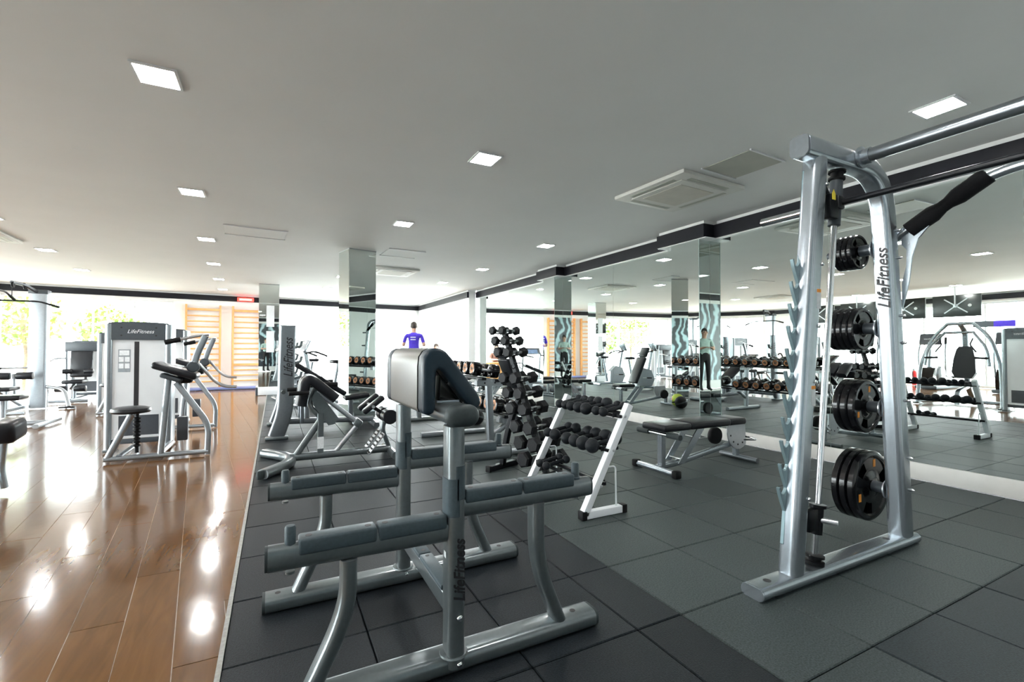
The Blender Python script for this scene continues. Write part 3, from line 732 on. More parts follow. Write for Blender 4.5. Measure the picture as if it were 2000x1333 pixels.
# ================================================================ TREE RACK WITH HEX DUMBBELLS
TREE = (2.09, 3.86, 0); TR = 22.6
def tree_rack():
    t = thing('dumbbell_tree', 'slanted black upright tree rack carrying hex dumbbells on both sides', 'dumbbell rack', TREE, TR)
    def P(mb, n, m='black_metal', par=None, **k): return mb.build(n, m, par or t, **k)
    P(MB().tube([(0, -.27, .03), (0, .255, 1.37)], rrect(.05, .05, .006), (1, 0, 0)), 'main_post')
    P(MB().tube([(0, .02, .74), (0, .10, .62), (0, .20, .36), (0, .265, .03)], rrect(.05, .05, .006), (1, 0, 0), bend=.15), 'rear_leg')
    for y in (-.27, .265):
        P(MB().tube([(-.19, y, .028), (.19, y, .028)], rrect(.05, .05, .006), (0, 0, 1)), 'foot_bar')
        for s in (-1, 1): P(MB().box((s * .197, y, .029), (.03, .058, .058), .006), 'rubber_cap', 'black_rubber')
    return t
tree = tree_rack()
rows = [(1.335, .100, .045), (1.235, .105, .048), (1.125, .11, .052), (.885, .125, .060), (.75, .128, .063), (.61, .13, .066), (.45, .135, .070), (.31, .138, .073), (.165, .142, .078)]
def hex_db(hl, r):
    t = thing('dumbbell', '', 'dumbbell')
    for s in (-1, 1):
        a = s * hl; L = r * 1.05
        prof = [(r * .72, 0), (r, L * .16), (r, L * .84), (r * .78, L)]
        mb = MB().lathe(prof, (a - s * L * .45, 0, 0), (s, 0, 0), 6); mb.build('hex_head', 'hex_rubber', t, smooth=False)
    MB().lathe([(.0125, -hl * .8), (.0155, -hl * .35), (.0165, 0), (.0155, hl * .35), (.0125, hl * .8)], (0, 0, 0), (1, 0, 0), 12).build('handle', 'steel', t)
    return t
Rm = Matrix.Rotation(math.radians(TR), 3, 'Z')
for i, (z, hl, r) in enumerate(rows):
    yp = -.27 + (z - .03) / 1.34 * .525
    for s, nm in ((-1, 'bench'), (1, 'rear')):
        yo = max(.062, r + .008); yy = yp + s * yo
        # cradle
        MB().box((0, yp + s * (yo * .5 + .010), z - .022), (.052, yo + .01, .012), .003).build('cradle', 'black_metal', tree)
        MB().box((0, yp + s * (yo + .024), z - .004), (.052, .006, .040), .002).build('cradle_lip', 'black_metal', tree)
        MB().box((0, yp + s * yo, z - .0115), (.05, .05, .006), .001).build('cradle_pad', 'chrome', tree)
        d = hex_db(hl, r if s < 0 else r * .97)
        tag(d, 'black hex dumbbell on tree rack, %s cradle from the top, %s' % (ORD[i], 'upper side of the post' if s < 0 else 'underside of the post'), 'dumbbell', 'hex dumbbells on the tree rack')
        p = Vector(TREE) + Rm @ Vector((0, yy, z + .0075)); d.location = p; d.rotation_euler = (0, 0, math.radians(TR))
# collar clips hanging on the tree
for k, (dx, z) in enumerate(((.07, 1.03), (-.05, 1.035))):
    y = -.27 + (z - .03) / 1.34 * .525 - .04
    pts = [(dx + .03 * math.cos(a * .5), y, z - .02 - .045 * math.sin(a * .25) + .012 * math.sin(a * 2)) for a in range(0, 13)]
    o = MB().tube([(0, y + .02, z), (dx * .5, y, z)] + [(dx + .028 * math.cos(a), y, z - .03 + .028 * math.sin(a)) for a in [PI / 2 - i * .5 for i in range(11)]], circ(.004, 6), (0, 1, 0)).build('clip_hook', 'black_metal', tree)

# ================================================================ TWO-TIER GREY RACK WITH COPPER-ENDED DUMBBELLS
def grey_rack():
    O = (2.1, 6.0, 0)
    t = thing('dumbbell_rack', 'long grey two-tier rack of heavy copper-ended dumbbells facing the mirror', 'dumbbell rack', O)
    def P(mb, n, m='tower_grey', par=None, **k): return mb.build(n, m, par or t, off=O, **k)
    for Y in (4.60, 6.0, 7.42):
        P(MB().tube([(1.72, Y, .03), (2.62, Y, .03)], rrect(.07, .06, .02), (0, 0, 1)), 'foot_bar')
        P(MB().tube([(2.09, Y, .05), (2.06, Y, .82)], rrect(.075, .06, .015), (0, 1, 0)), 'upright')
        P(MB().tube([(2.09, Y, .22), (2.38, Y, .40)], rrect(.06, .05, .015), (0, 1, 0)), 'shelf_arm')
        P(MB().prism([(-.15, -.03), (.15, -.045), (.15, -.01), (.12, .03), (-.13, .045), (-.15, .02)], (2.06, Y, .805), (1, 0, 0), (0, 0, 1), .075), 'top_bracket', smooth=False)
        P(MB().prism([(-.15, -.02), (.15, -.045), (.15, -.01), (.12, .03), (-.13, .045), (-.15, .02)], (2.32, Y, .385), (1, 0, 0), (0, 0, 1), .075), 'low_bracket', smooth=False)
        for dx in (-.06, .06):
            P(MB().cyl((2.06 + dx, Y - .039, .80), (2.06 + dx, Y - .036, .80), .010, 10), 'bolt', 'ink')
    for x, z in ((2.06, .835), (2.32, .415)):
        for dx, dz in ((-.085, .012), (.085, -.012)):
            P(MB().tube([(x + dx, 4.52, z + dz), (x + dx, 7.5, z + dz)], rrect(.05, .03, .008), (0, 0, 1)), 'shelf_rail', 'black_metal')
    return t
grey_rack()
def logo_db(r):
    t = thing('dumbbell', '', 'dumbbell')
    for s in (-1, 1):
        MB().lathe([(r * .7, 0), (r * .97, .006), (r, .015), (r, .085), (r * .95, .096), (r * .74, .100), (r * .70, .096)], (s * .058, 0, 0), (s, 0, 0), 22).build('head', 'black_gloss', t)
        c = MB().lathe([(r * .68, 0), (r * .68, .004), (r * .40, .0045), (r * .38, .002)], (s * .152, 0, 0), (s, 0, 0), 22).build('end_disc', 'copper', t)
        MB().box((s * .1575, 0, 0), (.0015, r * .75, r * .22), 0).build('end_mark', 'ink', c, smooth=False)
    MB().cyl((-.062, 0, 0), (.062, 0, 0), .0165, 14).build('handle', 'steel', t)
    return t
proto = {}
for (x, z), nm in (((2.06, .835), 'upper'), ((2.32, .415), 'lower')):
    for i in range(14):
        y = 4.70 + i * .205
        if nm == 'lower' and i == 7: continue
        r = .076 if nm == 'upper' else .084
        if nm not in proto: p = proto[nm] = logo_db(r)
        else: p = dup(proto[nm])
        tag(p, 'glossy black dumbbell with copper ends, %s shelf, %s from the tree rack end' % (nm, ORD[i]), 'dumbbell', 'copper-ended dumbbells on the grey rack')
        p.location = (x, y, z + .022 + r); p.rotation_euler = (math.radians(random.uniform(-25, 25)), math.radians(8), 0)

# ================================================================ BENCHES
def adj_bench(loc, rz, label, incl=0.0, group=None):
    """adjustable bench, axis local +X from seat foot (x=0) to back foot (x=1.15)"""
    t = thing('weight_bench', label, 'bench', loc, rz, group)
    def P(mb, n, m='silver', par=None, **k): return mb.build(n, m, par or t, **k)
    P(MB().tube([(0, -.24, .035), (0, .26, .035)], circ(.028, 14), (0, 0, 1)), 'front_foot')
    for s in (-1, 1): P(MB().box((0, s * .26 + .01, .036), (.075, .06, .07), .014), 'rubber_foot', 'black_rubber')
    P(MB().tube([(.07, 0, .05), (.07, 0, .36)], rrect(.06, .06, .012), (0, 1, 0)), 'seat_post')
    P(MB().tube([(0, 0, .045), (.25, 0, .06), (1.08, 0, .185)], rrect(.055, .05, .015), (0, 1, 0), bend=.08), 'spine')
    P(MB().tube([(1.16, -.22, .028), (1.16, .22, .028)], circ(.026, 14), (0, 0, 1)), 'rear_foot', 'dark_silver')
    P(MB().tube([(1.12, 0, .05), (1.12, 0, .22)], rrect(.06, .05, .012), (0, 1, 0)), 'rear_post')
    P(MB().tube([(.03, -.22, .365), (.03, .22, .365)], circ(.017, 12), (0, 0, 1)), 'handle_bar', 'chrome')
    for s in (-1, 1): P(MB().cyl((.03, s * .12, .365), (.03, s * .27, .365), .026, 14), 'foam_grip', 'grey_rubber')
    for s in (-1, 1):
        P(MB().prism([(.20, .08), (.27, .07), (.56, .40), (.46, .40)], (0, s * .085, 0), (1, 0, 0), (0, 0, 1), .012), 'side_strut', 'silver', smooth=False)
    P(MB().cyl((.25, -.09, .11), (.25, .09, .11), .010, 10), 'pivot_pin', 'chrome')
    a = math.radians(incl); px, pz = .34, .435
    Rr = RY(-incl)
    P(MB().bx(-.04, .31, -.155, .155, .395, .460, .022, 3), 'seat_pad', 'vinyl')
    if incl < 5:
        P(MB().bx(.318, .86, -.155, .155, .395, .465, .022, 3), 'back_pad', 'vinyl')
        P(MB().bx(.868, 1.12, -.135, .135, .390, .460, .024, 3), 'head_pad', 'vinyl')
    else:
        for nm, x0, x1, w in (('back_pad', .03, .60, .15), ('head_pad', .608, .82, .125)):
            P(MB().box(Vector((px, 0, pz)) + Rr @ Vector(((x0 + x1) / 2, 0, .02)), (x1 - x0, w * 2, .065), .022, 3, Rr), nm, 'vinyl')
    sec = [(.20 * math.cos(u), .20 * math.sin(u)) for u in [math.radians(150 + i * 18) for i in range(11)]]
    P(MB().prism([(0.10, .06), (-.14, .06)] + [(x * .85, z) for x, z in sec][1:-1], (1.06, -.075, .33), (1, 0, 0), (0, 0, 1), .012), 'sector_plate', 'steel', smooth=False)
    for i in range(5):
        u = math.radians(200 + i * 32); P(MB().cyl((1.06 + .13 * math.cos(u), -.083, .33 + .15 * math.sin(u)), (1.06 + .13 * math.cos(u), -.080, .33 + .15 * math.sin(u)), .010, 8), 'sector_hole', 'ink')
    P(MB().lathe([(.085, 0), (.09, .01), (.09, .04), (.085, .05)], (.98, .12, .24), (0, 1, 0), 20), 'wheel', 'black_rubber')
    P(MB().tube([(1.10, -.05, .22), (1.26, -.14, .22), (1.30, -.05, .225), (1.26, .1, .22)], circ(.010, 8), (0, 0, 1), bend=.03), 'carry_handle', 'chrome')
    return t
adj_bench((3.215, 3.31, 0), 0, 'flat black padded bench standing beside the mirror near the white rack')
adj_bench((4.1, 7.38, 0), 190, 'black bench with raised backrest between the grey rack and the wall mirrors', 66)
adj_bench((3.72, 8.95, 0), 0, 'flat black padded bench beyond the second mirrored wall pillar')
adj_bench((3.6, 10.1, 0), 8, 'black bench with gently inclined back near the glazed doors', 22)

def hyper_bench():
    O = (.6, 5.2, 0)
    t = thing('back_extension_bench', 'dark grey back extension bench with hip pad, ankle rollers and curved foot', 'bench', O)
    def P(mb, n, m='gunmetal', par=None, **k): return mb.build(n, m, par or t, off=O, **k)
    Y = 5.2
    ft = P(MB().tube([(-.09, 4.72, .045), (.10, 4.98, .045), (.16, 5.2, .045), (.10, 5.42, .045), (-.09, 5.68, .045)], rrect(.11, .085, .035), (0, 0, 1), bend=.2, k=8), 'curved_foot')
    for y, d in ((4.72, -1), (5.68, 1)):
        P(MB().box((-.098, y + d * .012, .045), (.09, .03, .08), .014, 2, RZ(-36 * d)), 'foot_cap', 'wood_orange' if False else 'grey_rubber')
    P(MB().tube([(.14, Y, .07), (1.14, Y, .07)], rrect(.075, .075, .03), (0, 0, 1)), 'main_beam')
    P(MB().tube([(1.14, 4.92, .045), (1.14, 5.48, .045)], rrect(.08, .08, .035), (0, 0, 1)), 'rear_foot')
    P(MB().tube([(.20, Y, .09), (.42, Y, .42)], rrect(.06, .06, .02), (0, 1, 0)), 'diagonal_brace')
    P(MB().tube([(.425, Y, .09), (.425, Y, .50)], rrect(.06, .065, .01), (0, 1, 0)), 'post')
    P(MB().bx(.394, .456, Y - .0345, Y - .0332, .14, .26), 'sticker', 'label_paper', smooth=False)
    P(MB().prism([(.33, .68), (.36, .74), (.42, .70), (.60, .44), (.56, .38), (.50, .37), (.36, .58)], (0, Y, 0), (1, 0, 0), (0, 0, 1), .05), 'adjust_plate', 'gunmetal', smooth=False)
    P(MB().tube([(.40, Y, .80), (.30, Y, .60), (.42, Y, .46)], rrect(.05, .05, .02), (0, 1, 0), bend=.08), 'pad_support')
    # hip pads: an angled front pad and top slope, a pair with a gap
    for s in (-1, 1):
        yc = Y + s * .105
        P(MB().tube([(.235, yc, .60), (.275, yc, .845), (.335, yc, .855), (.56, yc, .655)], rrect(.10, .18, .035), (0, 1, 0), bend=.07, k=8), 'hip_pad', 'vinyl')
    P(MB().tube([(.30, 4.97, .735), (.30, 5.43, .735)], circ(.016, 12), (0, 0, 1)), 'handle_bar', 'steel')
    for s in (-1, 1):
        P(MB().tube([(.30, Y + s * .23, .735), (.12, Y + s * .25, .735)], circ(.021, 12), (0, 0, 1)), 'hand_grip', 'black_rubber')
    # sloping slide arm, strut, rollers, foot plate
    P(MB().tube([(.42, Y, .70), (.80, Y, .37)], rrect(.05, .05, .015), (0, 1, 0)), 'slide_tube', 'steel')
    P(MB().box((.795, Y, .375), (.085, .09, .085), .02, 2, RY(40)), 'slide_collar', 'gunmetal')
    P(MB().tube([(.80, Y, .36), (.575, Y, .09)], rrect(.045, .05, .015), (0, 1, 0)), 'strut', 'steel')
    P(MB().tube([(1.13, Y, .08), (1.05, Y, .30), (1.10, Y, .42)], rrect(.05, .05, .018), (0, 1, 0), bend=.06), 'ankle_post')
    for s in (-1, 1):
        P(MB().lathe([(.03, 0), (.070, .004), (.078, .012), (.078, .16), (.070, .168), (.03, .17)], (1.10, Y + s * .03, .44), (0, s, 0), 20), 'ankle_roller', 'vinyl')
    P(MB().tube([(.92, 4.98, .56), (.92, 5.42, .56)], circ(.016, 12), (0, 0, 1)), 'roller_axle', 'steel')
    for s in (-1, 1):
        P(MB().box((.93, Y + s * .15, .575), (.26, .10, .055), .02, 3, RY(-38)), 'thigh_pad', 'vinyl')
        Rr = RY(-52)
        fp = P(MB().box((.965, Y + s * .12, .16), (.26, .11, .018), .004, 1, Rr), 'foot_plate', 'steel')
        for k in range(6): MB().box(Vector((.965, Y + s * .12, .16)) + Rr @ Vector((-.11 + k * .044, 0, .012)), (.018, .108, .008), 0, 1, Rr).build('tread_bar', 'black_rubber', fp, off=O, smooth=False)
    P(MB().tube([(.93, Y, .55), (1.09, Y, .44)], circ(.02, 12), (0, 1, 0)), 'link_rod', 'black_metal')
    return t
hyper_bench()

def olympic_bench():
    O = (.6, 7.35, 0)
    t = thing('barbell_bench', 'dark grey incline barbell bench with two tall broad uprights and black pad', 'bench', O)
    def P(mb, n, m='dark_silver', par=None, **k): return mb.build(n, m, par or t, off=O, **k)
    for Y, s in ((6.72, -1), (7.98, 1)):
        up = P(MB().tube([(.02, Y, .03), (.13, Y, .36), (.15, Y, 1.46)], rrect(.19, .075, .03, 5), (0, 1, 0), bend=.2), 'upright')
        P(MB().box((.03, Y, .02), (.27, .11, .04), .012), 'foot', 'gunmetal')
        P(MB().box((.05, Y, 1.455), (.0, .0, .0)) if False else MB().tube([(.15, Y, 1.458), (.15, Y, 1.472)], rrect(.186, .072, .03, 5), (0, 1, 0)), 'top_cap', 'grey_rubber')
        for z in (.80, 1.0, 1.2):
            P(MB().tube([(.23, Y, z - .02), (.30, Y, z), (.315, Y, z + .07)], rrect(.035, .05, .01), (0, 1, 0), bend=.02), 'bar_hook', 'gunmetal')
        P(MB().cyl((.10, Y + s * .03, .62), (.10, Y + s * .22, .62), .025, 14), 'plate_horn', 'grey_rubber')
        text('LifeFitness', 'lettering', .15, 'ink', t, frame((.16 - O[0], Y - .0385 - O[1], .80), (0, 0, 1), (-1, 0, 0)), .35, sx=.8, bold=.002)
    P(MB().tube([(.06, 6.72, .14), (.06, 7.98, .14)], rrect(.07, .09, .02), (0, 0, 1)), 'cross_beam')
    P(MB().tube([(.06, 7.35, .14), (1.35, 7.35, .10)], rrect(.08, .08, .02), (0, 1, 0)), 'spine')
    P(MB().tube([(1.35, 7.05, .04), (1.35, 7.65, .04)], rrect(.08, .08, .03), (0, 0, 1)), 'rear_foot')
    P(MB().tube([(1.02, 7.35, .12), (1.02, 7.35, .42)], rrect(.07, .07, .02), (0, 1, 0)), 'seat_post')
    P(MB().tube([(.42, 7.35, .14), (.40, 7.35, .82)], rrect(.07, .07, .02), (0, 1, 0)), 'back_post')
    P(MB().box((1.10, 7.35, .455), (.36, .30, .07), .025, 3, RY(-6)), 'seat_pad', 'vinyl')
    P(MB().box((.58, 7.35, .735), (.86, .29, .075), .028, 3, RY(34)), 'back_pad', 'vinyl')
    for s in (-1, 1):
        P(MB().tube([(.30, 7.35 + s * .30, .66), (.80, 7.35 + s * .30, .66)], circ(.035, 14), (0, 0, 1)), 'spotter_rail', 'black_rubber')
        P(MB().tube([(.34, 7.35 + s * .30, .14), (.34, 7.35 + s * .30, .66)], rrect(.05, .05, .015), (0, 1, 0)), 'rail_post')
    return t
olympic_bench()

# ================================================================ STACK MACHINES
def tower(t, x0, y0, rz=0.0, w=.62, h=1.47, d=.30, logo=True):
    """weight-stack tower as parts of t; front centre at local (x0,y0), front faces local -Y turned by rz"""
    M = Matrix.Translation((x0, y0, 0)) @ Matrix.Rotation(math.radians(rz), 4, 'Z')
    def P(mb, n, m, par=None, **k): return xf(mb, M).build(n, m, par or t, **k)
    for s in (-1, 1):
        P(MB().tube([(s * (w / 2 - .035), d / 2, .02), (s * (w / 2 - .035), d / 2, h - .02)], rrect(.07, d, .034, 5), (0, 1, 0)), 'side_column', 'tower_grey')
        P(MB().bx(s * (w / 2 - .035) - .04, s * (w / 2 - .035) + .04, -.01, d + .01, 0, .03, .008), 'tower_foot', 'gunmetal')
    fp = P(MB().bx(-w / 2 + .068, w / 2 - .068, .03, .045, .14, h - .20, .002, 1), 'front_shroud', 'frost_panel')
    P(MB().bx(-w / 2 + .068, w / 2 - .068, d - .045, d - .03, .14, h - .20, .002, 1), 'rear_shroud', 'frost_panel')
    arc = [(-w / 2 + .03, h - .20), (w / 2 - .03, h - .20), (w / 2 - .03, h - .01)] + [((w / 2 - .03) * math.cos(PI * i / 10), h - .01 + .018 * math.sin(PI * i / 10)) for i in range(1, 10)] + [(-w / 2 + .03, h - .01)]
    hd = P(MB().prism(arc, (0, d / 2, 0), (1, 0, 0), (0, 0, 1), d - .02), 'head_panel', 'head_grey', ang=25)
    for sx in (-1, 1):
        for z in (h - .15, h - .06): xf(MB().cyl((sx * (w / 2 - .15), .0085, z), (sx * (w / 2 - .15), .0099, z), .010, 10), M).build('screw', 'ink', hd)
    if logo: text('LifeFitness', 'lettering', .062, 'label_paper', t, M @ frame((-.11, .0085, h - .105), (1, 0, 0), (0, 0, 1)), .35, sx=.95)
    P(MB().bx(-.045, .0, .0285, .0298, .16, h - .22), 'slot', 'ink', smooth=False)
    P(MB().bx(-.18, .19, .0265, .0283, .17, .40), 'weight_stack', 'stack_dark', smooth=False)
    P(MB().bx(-w / 2 + .07, w / 2 - .07, .02, .05, .08, .135, .004), 'lower_rail', 'head_grey')
    pl = P(MB().bx(-.19, -.08, .0265, .0285, .90, 1.16), 'placard', 'tower_grey', smooth=False)
    for i, (zx, zz) in enumerate(((0, 1.12), (-.027, 1.045), (.027, 1.045), (-.027, .97), (.027, .97))):
        ww = .045 if i == 0 else .022
        xf(MB().bx(-.135 + zx - ww, -.135 + zx + ww, .0255, .0264, zz - .028, zz + .028), M).build('placard_picture', 'label_paper', pl, smooth=False)

def curl_machine(loc, label, rz=0):
    t = thing('arm_curl_machine', label, 'gym machine', loc, rz, 'stack machines on the wooden floor')
    tower(t, .15, .30)
    def P(mb, n, m='tower_grey', par=None, **k): return mb.build(n, m, par or t, **k)
    y = -.28           # local frame: origin (-1.55, 6.45): x' = X+1.55
    P(MB().tube([(.0, y, .03), (.90, y, .03)], rrect(.06, .05, .02), (0, 0, 1)), 'foot_tube')
    P(MB().tube([(.89, y, .0), (.90, y, .33), (.60, y, .80)], rrect(.06, .055, .022), (0, 1, 0), bend=.12, k=8), 'front_leg')
    P(MB().tube([(.47, y, .04), (.53, y, .84)], rrect(.06, .055, .022), (0, 1, 0)), 'post')
    P(MB().tube([(.02, y, .02), (.22, y, .48)], rrect(.06, .055, .022), (0, 1, 0)), 'seat_post')
    P(MB().tube([(.47, y, .06), (.47, .30, .06)], rrect(.06, .055, .02), (0, 0, 1)), 'link_beam')
    P(MB().tube([(.12, y, .05), (.12, .30, .05)], rrect(.05, .045, .02), (0, 0, 1)), 'link_beam')
    P(MB().lathe([(.10, 0), (.16, .01), (.172, .03), (.165, .055), (.12, .07), (.01, .072)], (.215, y, .49), (0, 0, 1), 24), 'seat_pad', 'vinyl')
    sp = MB()
    for k in range(9): sp.lathe([(.018, 0), (.034, .01), (.034, .022), (.018, .032)], (.245, y + .10, .12 + k * .036), (0, 0, 1), 14)
    P(sp.cyl((.245, y + .10, .06), (.245, y + .10, .48), .018, 12), 'spring_sleeve', 'black_rubber')
    P(MB().box((.60, y + .02, .93), (.42, .34, .075), .03, 3, RY(20)), 'elbow_pad', 'vinyl')
    P(MB().box((.56, y + .02, .855), (.20, .22, .05), .02, 2, RY(20)), 'pad_bracket', 'head_grey')
    P(MB().box((.66, y + .08, .83), (.16, .10, .09), .03, 2), 'chest_pad', 'vinyl')
    pv = P(MB().lathe([(.05, 0), (.06, .01), (.06, .10), (.05, .11)], (.755, y - .06, .97), (0, 1, 0), 20), 'pivot_hub', 'head_grey')
    P(MB().tube([(.755, y - .03, .97), (.79, y - .03, 1.12), (.865, y - .03, 1.31)], rrect(.07, .045, .02), (0, 1, 0), bend=.08), 'lever_arm')
    hb = P(MB().tube([(.90, y - .03, 1.325), (.84, y - .03, 1.32), (.52, y - .03, 1.24)], circ(.016, 12), (0, 1, 0), bend=.04), 'handle_bar', 'steel')
    MB().tube([(.64, y - .03, 1.27), (.50, y - .03, 1.235)], circ(.027, 14), (0, 1, 0)).build('hand_grip', 'black_rubber', hb)
    P(MB().tube([(.80, y + .02, 1.0), (.95, y + .04, .80), (1.04, y + .04, .74), (1.16, y + .06, .73)], circ(.018, 12), None, bend=.05), 'lift_lever', 'steel')
    P(MB().bx(.60, .70, y + .05, y + .12, .16, .42, .01), 'cable_cover', 'stack_dark')
    return t
curl_machine((-1.55, 6.43, 0), 'seated arm curl machine with white shroud and round black seat on the wooden floor')
m2 = curl_machine((-1.68, 8.5, 0), 'second arm curl machine, partly hidden behind the one with the round seat')
m3 = curl_machine((-2.79, 10.9, 0), 'third arm curl machine, mostly hidden, standing between the others and the garden windows', 0)

def press_machine():
    O = (-2.32, 4.3, 0)
    t = thing('chest_press_machine', 'silver chest press machine with arched press arms and shield-shaped black backrest', 'gym machine', O)
    tower(t, .42, -1.0, 90, w=.62, h=1.55)
    def P(mb, n, m='silver', par=None, **k): return mb.build(n, m, par or t, **k)
    for s in (-1, 1):
        P(MB().tube([(.30, s * .62, .03), (.22, s * .60, .75), (.12, s * .42, 1.45), (.12, s * .18, 1.72)], rrect(.06, .06, .025), (0, 1, 0)) if False else
          MB().tube([(.28, s * .66, .03), (.20, s * .62, .85), (.10, s * .45, 1.40), (.10, s * .20, 1.68)], circ(.032, 14), (1, 0, 0), bend=.2, k=8), 'arch_tube')
        P(MB().tube([(.32, s * .50, .82), (.30, s * .46, 1.18), (.16, s * .22, 1.50)], circ(.026, 14), (1, 0, 0), bend=.15, k=8), 'press_arm')
        P(MB().tube([(.32, s * .50, .98), (.34, s * .28, .99)], circ(.022, 12), (0, 0, 1)), 'hand_grip', 'black_rubber')
        P(MB().tube([(.34, s * .32, 1.10), (.32, s * .22, 1.25), (.30, s * .26, 1.38)], circ(.014, 10), (1, 0, 0), bend=.03), 'inner_handle', 'black_metal')
        P(MB().box((.26, s * .66, .02), (.20, .10, .04), .01), 'foot_plate', 'gunmetal')
        P(MB().tube([(.28, s * .66, .05), (-.55, s * .40, .05)], rrect(.06, .06, .02), (0, 0, 1)), 'side_runner')
    P(MB().tube([(.10, -.21, 1.68), (.10, .21, 1.68)], circ(.032, 14), (0, 0, 1)), 'top_tube')
    P(MB().tube([(.16, -.24, 1.50), (.16, .24, 1.50)], circ(.026, 14), (0, 0, 1)), 'arm_link')
    P(MB().tube([(-.55, -.42, .05), (-.55, .42, .05)], rrect(.07, .07, .02), (0, 0, 1)), 'rear_runner')
    P(MB().tube([(-.50, 0, .05), (-.20, 0, .40), (-.12, 0, 1.55), (.10, 0, 1.68)], rrect(.09, .09, .03), (0, 1, 0), bend=.12), 'spine')
    P(MB().tube([(-.20, 0, .38), (.28, 0, .30), (.30, 0, .04)], rrect(.08, .08, .03), (0, 1, 0), bend=.08), 'seat_frame')
    P(MB().box((.16, 0, .47), (.40, .36, .08), .03, 3, RY(-4)), 'seat_pad', 'vinyl')
    ol = [(-.13, 0), (.13, 0), (.19, .12), (.17, .40), (.13, .60), (.09, .66), (-.09, .66), (-.13, .60), (-.17, .40), (-.19, .12)]
    P(MB().prism(ol, (-.04, 0, .56), (0, 1, 0), (-.14, 0, .99), .08), 'backrest', 'vinyl', smooth=False)
    P(MB().lathe([(.15, 0), (.17, .01), (.17, .05), (.15, .06)], (-.25, .42, .62), (0, 1, 0), 24), 'cam_cover', 'tower_grey')
    P(MB().box((.38, .96, .50), (.17, .26, .17), .04, 3, RX(8)), 'side_pad', 'vinyl')
    P(MB().tube([(.36, .96, .42), (.34, .97, .20), (.36, .98, .03)], rrect(.05, .05, .02), (1, 0, 0), bend=.05), 'side_pad_post')
    return t
press_machine()

def lat_pulldown(loc, rz, label):
    t = thing('lat_pulldown_machine', label, 'gym machine', loc, rz, 'pulldown towers')
    def P(mb, n, m='tower_grey', par=None, **k): return mb.build(n, m, par or t, **k)
    P(MB().tube([(0, .0, .0), (0, .0, 2.30)], rrect(.28, .17, .05, 5), (0, 1, 0)), 'column')
    P(MB().bx(-.145, .145, -.09, .09, 2.25, 2.33, .01), 'column_cap', 'head_grey')
    P(MB().tube([(0, 0, 2.26), (-.12, -.35, 2.40), (-.18, -.62, 2.40)], rrect(.06, .06, .02), (0, 0, 1), bend=.1), 'top_arm', 'stack_dark')
    for y in (-.60, -.30):
        P(MB().lathe([(.05, 0), (.055, .006), (.045, .015), (.055, .024), (.05, .03)], (-.17 + (y + .6) * .2 - .015, y, 2.36), (1, 0, 0), 20), 'pulley', 'black_metal')
    P(MB().cyl((-.18, -.61, 2.06), (-.18, -.61, 2.32), .006, 8), 'cable', 'black_metal')
    br = P(MB().tube([(-.82, -.61, 1.98), (-.55, -.61, 2.06), (.20, -.61, 2.06), (.48, -.61, 1.96)], circ(.016, 12), (0, 1, 0), bend=.08), 'pull_bar', 'black_metal')
    for x0, x1, z0, z1 in ((-.82, -.68, 1.98, 2.02), (.48, .34, 1.96, 2.01)):
        MB().cyl((x0, -.61, z0), (x1, -.61, z1), .022, 12).build('hand_grip', 'black_rubber', br)
    P(MB().tube([(-.18, -.10, .04), (-.18, -1.25, .04)], rrect(.07, .07, .02), (0, 0, 1)), 'floor_beam')
    P(MB().tube([(-.60, -1.25, .035), (.25, -1.25, .035)], rrect(.07, .06, .02), (0, 0, 1)), 'front_foot')
    P(MB().tube([(.14, -.05, .42), (.42, -.10, .36), (.55, -.30, .03)], rrect(.06, .06, .02), None, bend=.12), 'side_leg')
    P(MB().bx(.40, .64, -.34, -.26, 0, .03, .008), 'leg_foot', 'black_rubber')
    P(MB().tube([(-.18, -.75, .05), (-.18, -.75, .40)], rrect(.06, .06, .02), (0, 1, 0)), 'seat_post')
    P(MB().tube([(-.18, -.15, .05), (-.30, -.70, .40)], rrect(.05, .05, .02), None), 'seat_brace')
    P(MB().box((-.22, -.78, .44), (.34, .44, .075), .03, 3), 'seat_pad', 'vinyl')
    P(MB().tube([(-.18, -.45, .30), (-.18, -.48, .70)], rrect(.05, .05, .02), (0, 1, 0)), 'knee_post')
    for s in (-1, 1):
        P(MB().lathe([(.03, 0), (.065, .006), (.07, .02), (.07, .22), (.065, .234), (.03, .24)], (-.18 + s * .04, -.50, .66), (s, 0, 0), 20), 'knee_roller', 'vinyl')
    P(MB().tube([(-.42, -.30, .80), (-.62, -.35, .74), (-.66, -.40, .90), (-.60, -.42, 1.05), (-.48, -.42, .96)], circ(.02, 10), None, bend=.08), 'side_handle', 'black_rubber')
    P(MB().tube([(-.14, -.06, .80), (-.42, -.30, .80)], circ(.02, 10), (0, 0, 1)), 'handle_arm', 'steel')
    return t
lat_pulldown((-4.16, 12.45, 0), 0, 'tall grey lat pulldown tower with wide black bar before the garden windows')
lat_pulldown((-4.35, 9.8, 0), 90, 'grey lat pulldown tower with its black bar turned towards the mirror wall')

